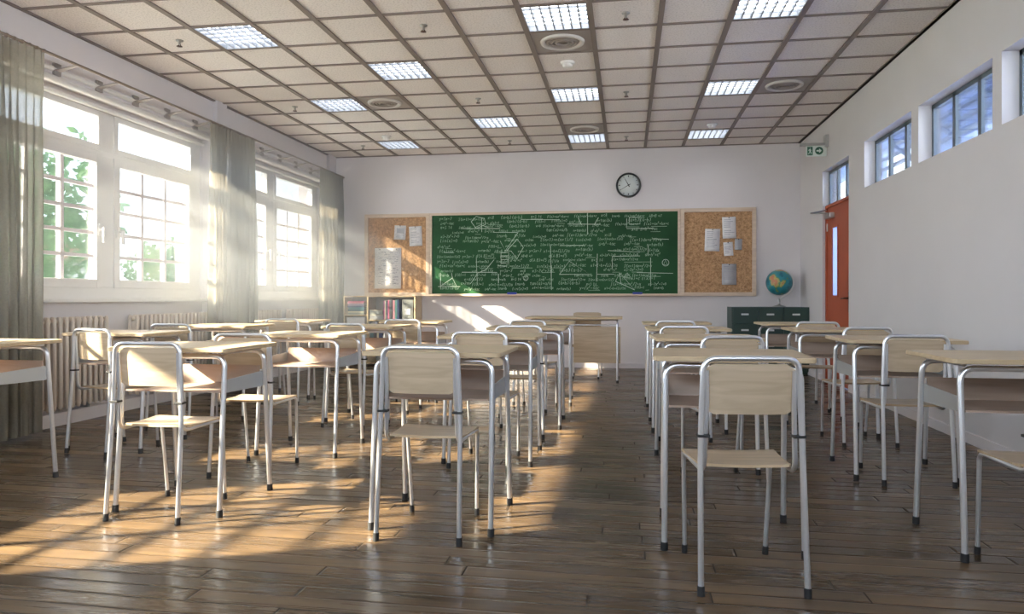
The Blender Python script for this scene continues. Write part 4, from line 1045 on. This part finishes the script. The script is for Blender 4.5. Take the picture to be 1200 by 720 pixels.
def make_curtain(y0, y1, seed, label, zb=0.03):
    q = random.Random(seed); n = 260; rows = [2.728, 2.66, 2.50, 2.2, 1.7, 1.1, 0.5, zb]
    r = empty('curtain', (-4.10, (y0 + y1) / 2, 0)); m = MB(); vs = []; fs = []; W = y1 - y0; np_ = round(W / 0.062)
    ph = [q.uniform(-0.35, 0.35) for _ in range(np_ + 2)]; am = [q.uniform(0.6, 1.2) for _ in range(np_ + 2)]
    for j, z in enumerate(rows):
        t = (2.73 - z) / 2.7; A = 0.016 + 0.030 * min(1, t * 3)
        for i in range(n + 1):
            u = i / n * np_; k = int(u); fr_ = u - k
            a = am[k] * (1 - fr_) + am[min(k + 1, np_)] * fr_; p = ph[k] * (1 - fr_) + ph[min(k + 1, np_)] * fr_
            x = A * a * math.sin(2 * math.pi * (u + p * min(1, t * 2))) + 0.008 * math.sin(u * 0.9 + z * 1.3)
            yy = -W / 2 + W * i / n + 0.010 * math.sin(4 * math.pi * u) * min(1, t * 3)
            vs.append((x, yy, z))
    for j in range(len(rows) - 1):
        for i in range(n):
            a = j * (n + 1) + i; fs.append((a, a + 1, a + n + 2, a + n + 1))
    m.add(vs, fs, True); m.build('cloth', M['curtain'], r)
    hd = MB()
    for i in range(np_ + 1):
        yy = -W / 2 + W * i / np_; hd.lathe([(0.0145, -0.003), (0.0145, 0.003), (0.0115, 0.003), (0.0115, -0.003), (0.0145, -0.003)], 12, M=Matrix.Translation((0, yy, 2.735)) @ RX)
    hd.build('curtain_rings', M['rod'], r)
    tag(r, label, 'curtain', 'sheer beige curtains')
make_curtain(3.72, 4.53, 1, 'sheer beige curtain hanging at the edge of the picture before the first window')
make_curtain(6.60, 7.47, 2, 'sheer beige curtain hanging between the two windows')
make_curtain(9.20, 9.98, 3, 'sheer beige curtain in the corner by the bookshelf')

# ------------------------------------------------------------------ outdoors
mb = MB(); mb.box(-90, XW - 0.31, -60, 90, -0.6, -0.5); struct(mb, 'ground', M['lawn'])
def tree(x, y, h, rad, seed, label):
    q = random.Random(seed); r = empty('tree', (x, y, -0.5))
    m = MB(); m.tube([(0, 0, 0), (q.uniform(-.1, .1), 0, h * 0.35), (q.uniform(-.2, .2), q.uniform(-.2, .2), h * 0.75)], [0.18, 0.13, 0.06], 8); m.build('trunk', M['bark'], r)
    c = MB()
    for k in range(2600):
        while True:
            p = Vector((q.uniform(-1, 1), q.uniform(-1, 1), q.uniform(-1, 1)))
            if 0.25 < p.length < 1.0: break
        blob = 1 + 0.25 * math.sin(p.x * 7 + seed) * math.cos(p.z * 6 + p.y * 5)
        p = Vector((p.x * rad * blob, p.y * rad * blob, h * 0.62 + p.z * h * 0.38 * blob)); s = q.uniform(0.10, 0.20)
        a = Vector((q.uniform(-1, 1), q.uniform(-1, 1), q.uniform(-1, 1))).normalized(); b = a.orthogonal().normalized(); 
        c.add([p - a * s, p + b * s * 0.5, p + a * s, p - b * s * 0.5], [(0, 1, 2, 3)])
    c.build('crown', M['leaf'], r); tag(r, label, 'tree', 'trees outside the windows')
tree(-13.5, 11.5, 5.4, 2.0, 3, 'round leafy tree seen through the first casement by the edge curtain')
tree(-15.5, 16.2, 5.8, 2.2, 5, 'leafy tree seen next to the mullion of the first window')
tree(-24.0, 35.0, 4.4, 2.2, 8, 'distant low tree seen through the lower panes of the first window')
hs = empty('house', (-30, 26, -0.5))
m = MB(); m.box(-4, 4, -6, 6, 0, 3.2); m.build('wall', M['render'], hs)
m = MB(); m.add([(-4.4, -6.4, 3.2), (4.4, -6.4, 3.2), (4.4, 6.4, 3.2), (-4.4, 6.4, 3.2), (0, -6.4, 5.2), (0, 6.4, 5.2)], [(0, 3, 2, 1), (0, 4, 5, 3), (1, 2, 5, 4), (0, 1, 4), (3, 5, 2)]); m.build('roof', M['roof'], hs)
for yy in (-4, -1, 2, 4.5): m = MB(); m.box(3.99, 4.05, yy - 0.5, yy + 0.5, 1.0, 2.2); m.build('window', M['alu'], hs)
tag(hs, 'pale house with a pitched roof far outside the windows', 'house')
# steelwork over the corridor
sb = MB()
for zz in (3.55, 3.75, 3.95, 4.15): sb.box(5.08, 5.16, 9.8, 15.6, zz - 0.025, zz + 0.025)
for y0_ in (10.2, 12.0, 13.8): sb.tube([(5.05, y0_, 3.4), (5.05, y0_ + 1.8, 4.3)], 0.03, 8)
tag(sb.build('steel_truss', M['beam']), 'grey steel truss high in the corridor, seen through the high windows', 'truss')
# ------------------------------------------------------------------ haze volume added to imitate the bloom around the windows
if HAZE > 0:
    hz = bpy.data.materials.new('window_glow_haze'); hz.use_nodes = True; nt = hz.node_tree; nt.nodes.remove(nt.nodes['Principled BSDF'])
    vs_ = nt.nodes.new('ShaderNodeVolumeScatter'); vs_.inputs['Density'].default_value = HAZE; vs_.inputs['Anisotropy'].default_value = 0.1; vs_.inputs['Color'].default_value = (0.90, 0.95, 1.0, 1)
    t_ = nt.nodes.new('ShaderNodeTexCoord'); s_ = nt.nodes.new('ShaderNodeSeparateXYZ'); nt.links.new(t_.outputs['Object'], s_.inputs[0])
    def ramp_(ax, lo, hi, v0, v1):
        r_ = nt.nodes.new('ShaderNodeMapRange'); r_.interpolation_type = 'SMOOTHSTEP'
        r_.inputs[1].default_value = lo; r_.inputs[2].default_value = hi; r_.inputs[3].default_value = v0; r_.inputs[4].default_value = v1
        nt.links.new(s_.outputs[ax], r_.inputs[0]); return r_.outputs[0]
    d_ = None
    for o_ in (ramp_('X', XW, -1.9, HAZE, 0.0), ramp_('Y', 4.6, 6.7, 0.10, 1.0), ramp_('Y', 7.0, 9.0, 1.0, 0.10), ramp_('Z', 0.4, 1.5, 0.20, 1.0), ramp_('Z', 1.9, 2.9, 1.0, 0.05)):
        if d_ is None: d_ = o_
        else:
            m_ = nt.nodes.new('ShaderNodeMath'); m_.operation = 'MULTIPLY'; nt.links.new(d_, m_.inputs[0]); nt.links.new(o_, m_.inputs[1]); d_ = m_.outputs[0]
    nt.links.new(d_, vs_.inputs['Density'])
    nt.links.new(vs_.outputs[0], nt.nodes['Material Output'].inputs['Volume'])
    m = MB(); m.box(XL + 0.06, -1.6, YR + 0.05, YB - 0.12, 0.02, H - 0.06); o = m.build('haze', hz)
    tag(o, 'added haze volume imitating the daylight glow around the windows', 'haze', kind='stuff')
# portals in the window openings: only guide the sampling of sky light
l = bpy.data.lights.new('window_portal', 'AREA'); l.shape = 'RECTANGLE'; l.size = RX1 - RX0; l.size_y = RZ1 - RZ0; l.cycles.is_portal = True
o = bpy.data.objects.new('window_portal', l); o.location = ((RX0 + RX1) / 2, YR - 0.15, (RZ0 + RZ1) / 2); o.rotation_euler = (R(90), 0, 0); o.rotation_euler = (R(-90), 0, R(180)); C.objects.link(o)
for c, hw in WIN:
    l = bpy.data.lights.new('window_portal', 'AREA'); l.shape = 'RECTANGLE'; l.size = 2 * hw; l.size_y = TZ - SZ; l.cycles.is_portal = True
    o = bpy.data.objects.new('window_portal', l); o.location = (XW - 0.16, c, (SZ + TZ) / 2); o.rotation_euler = (R(90), 0, R(-90)); C.objects.link(o)
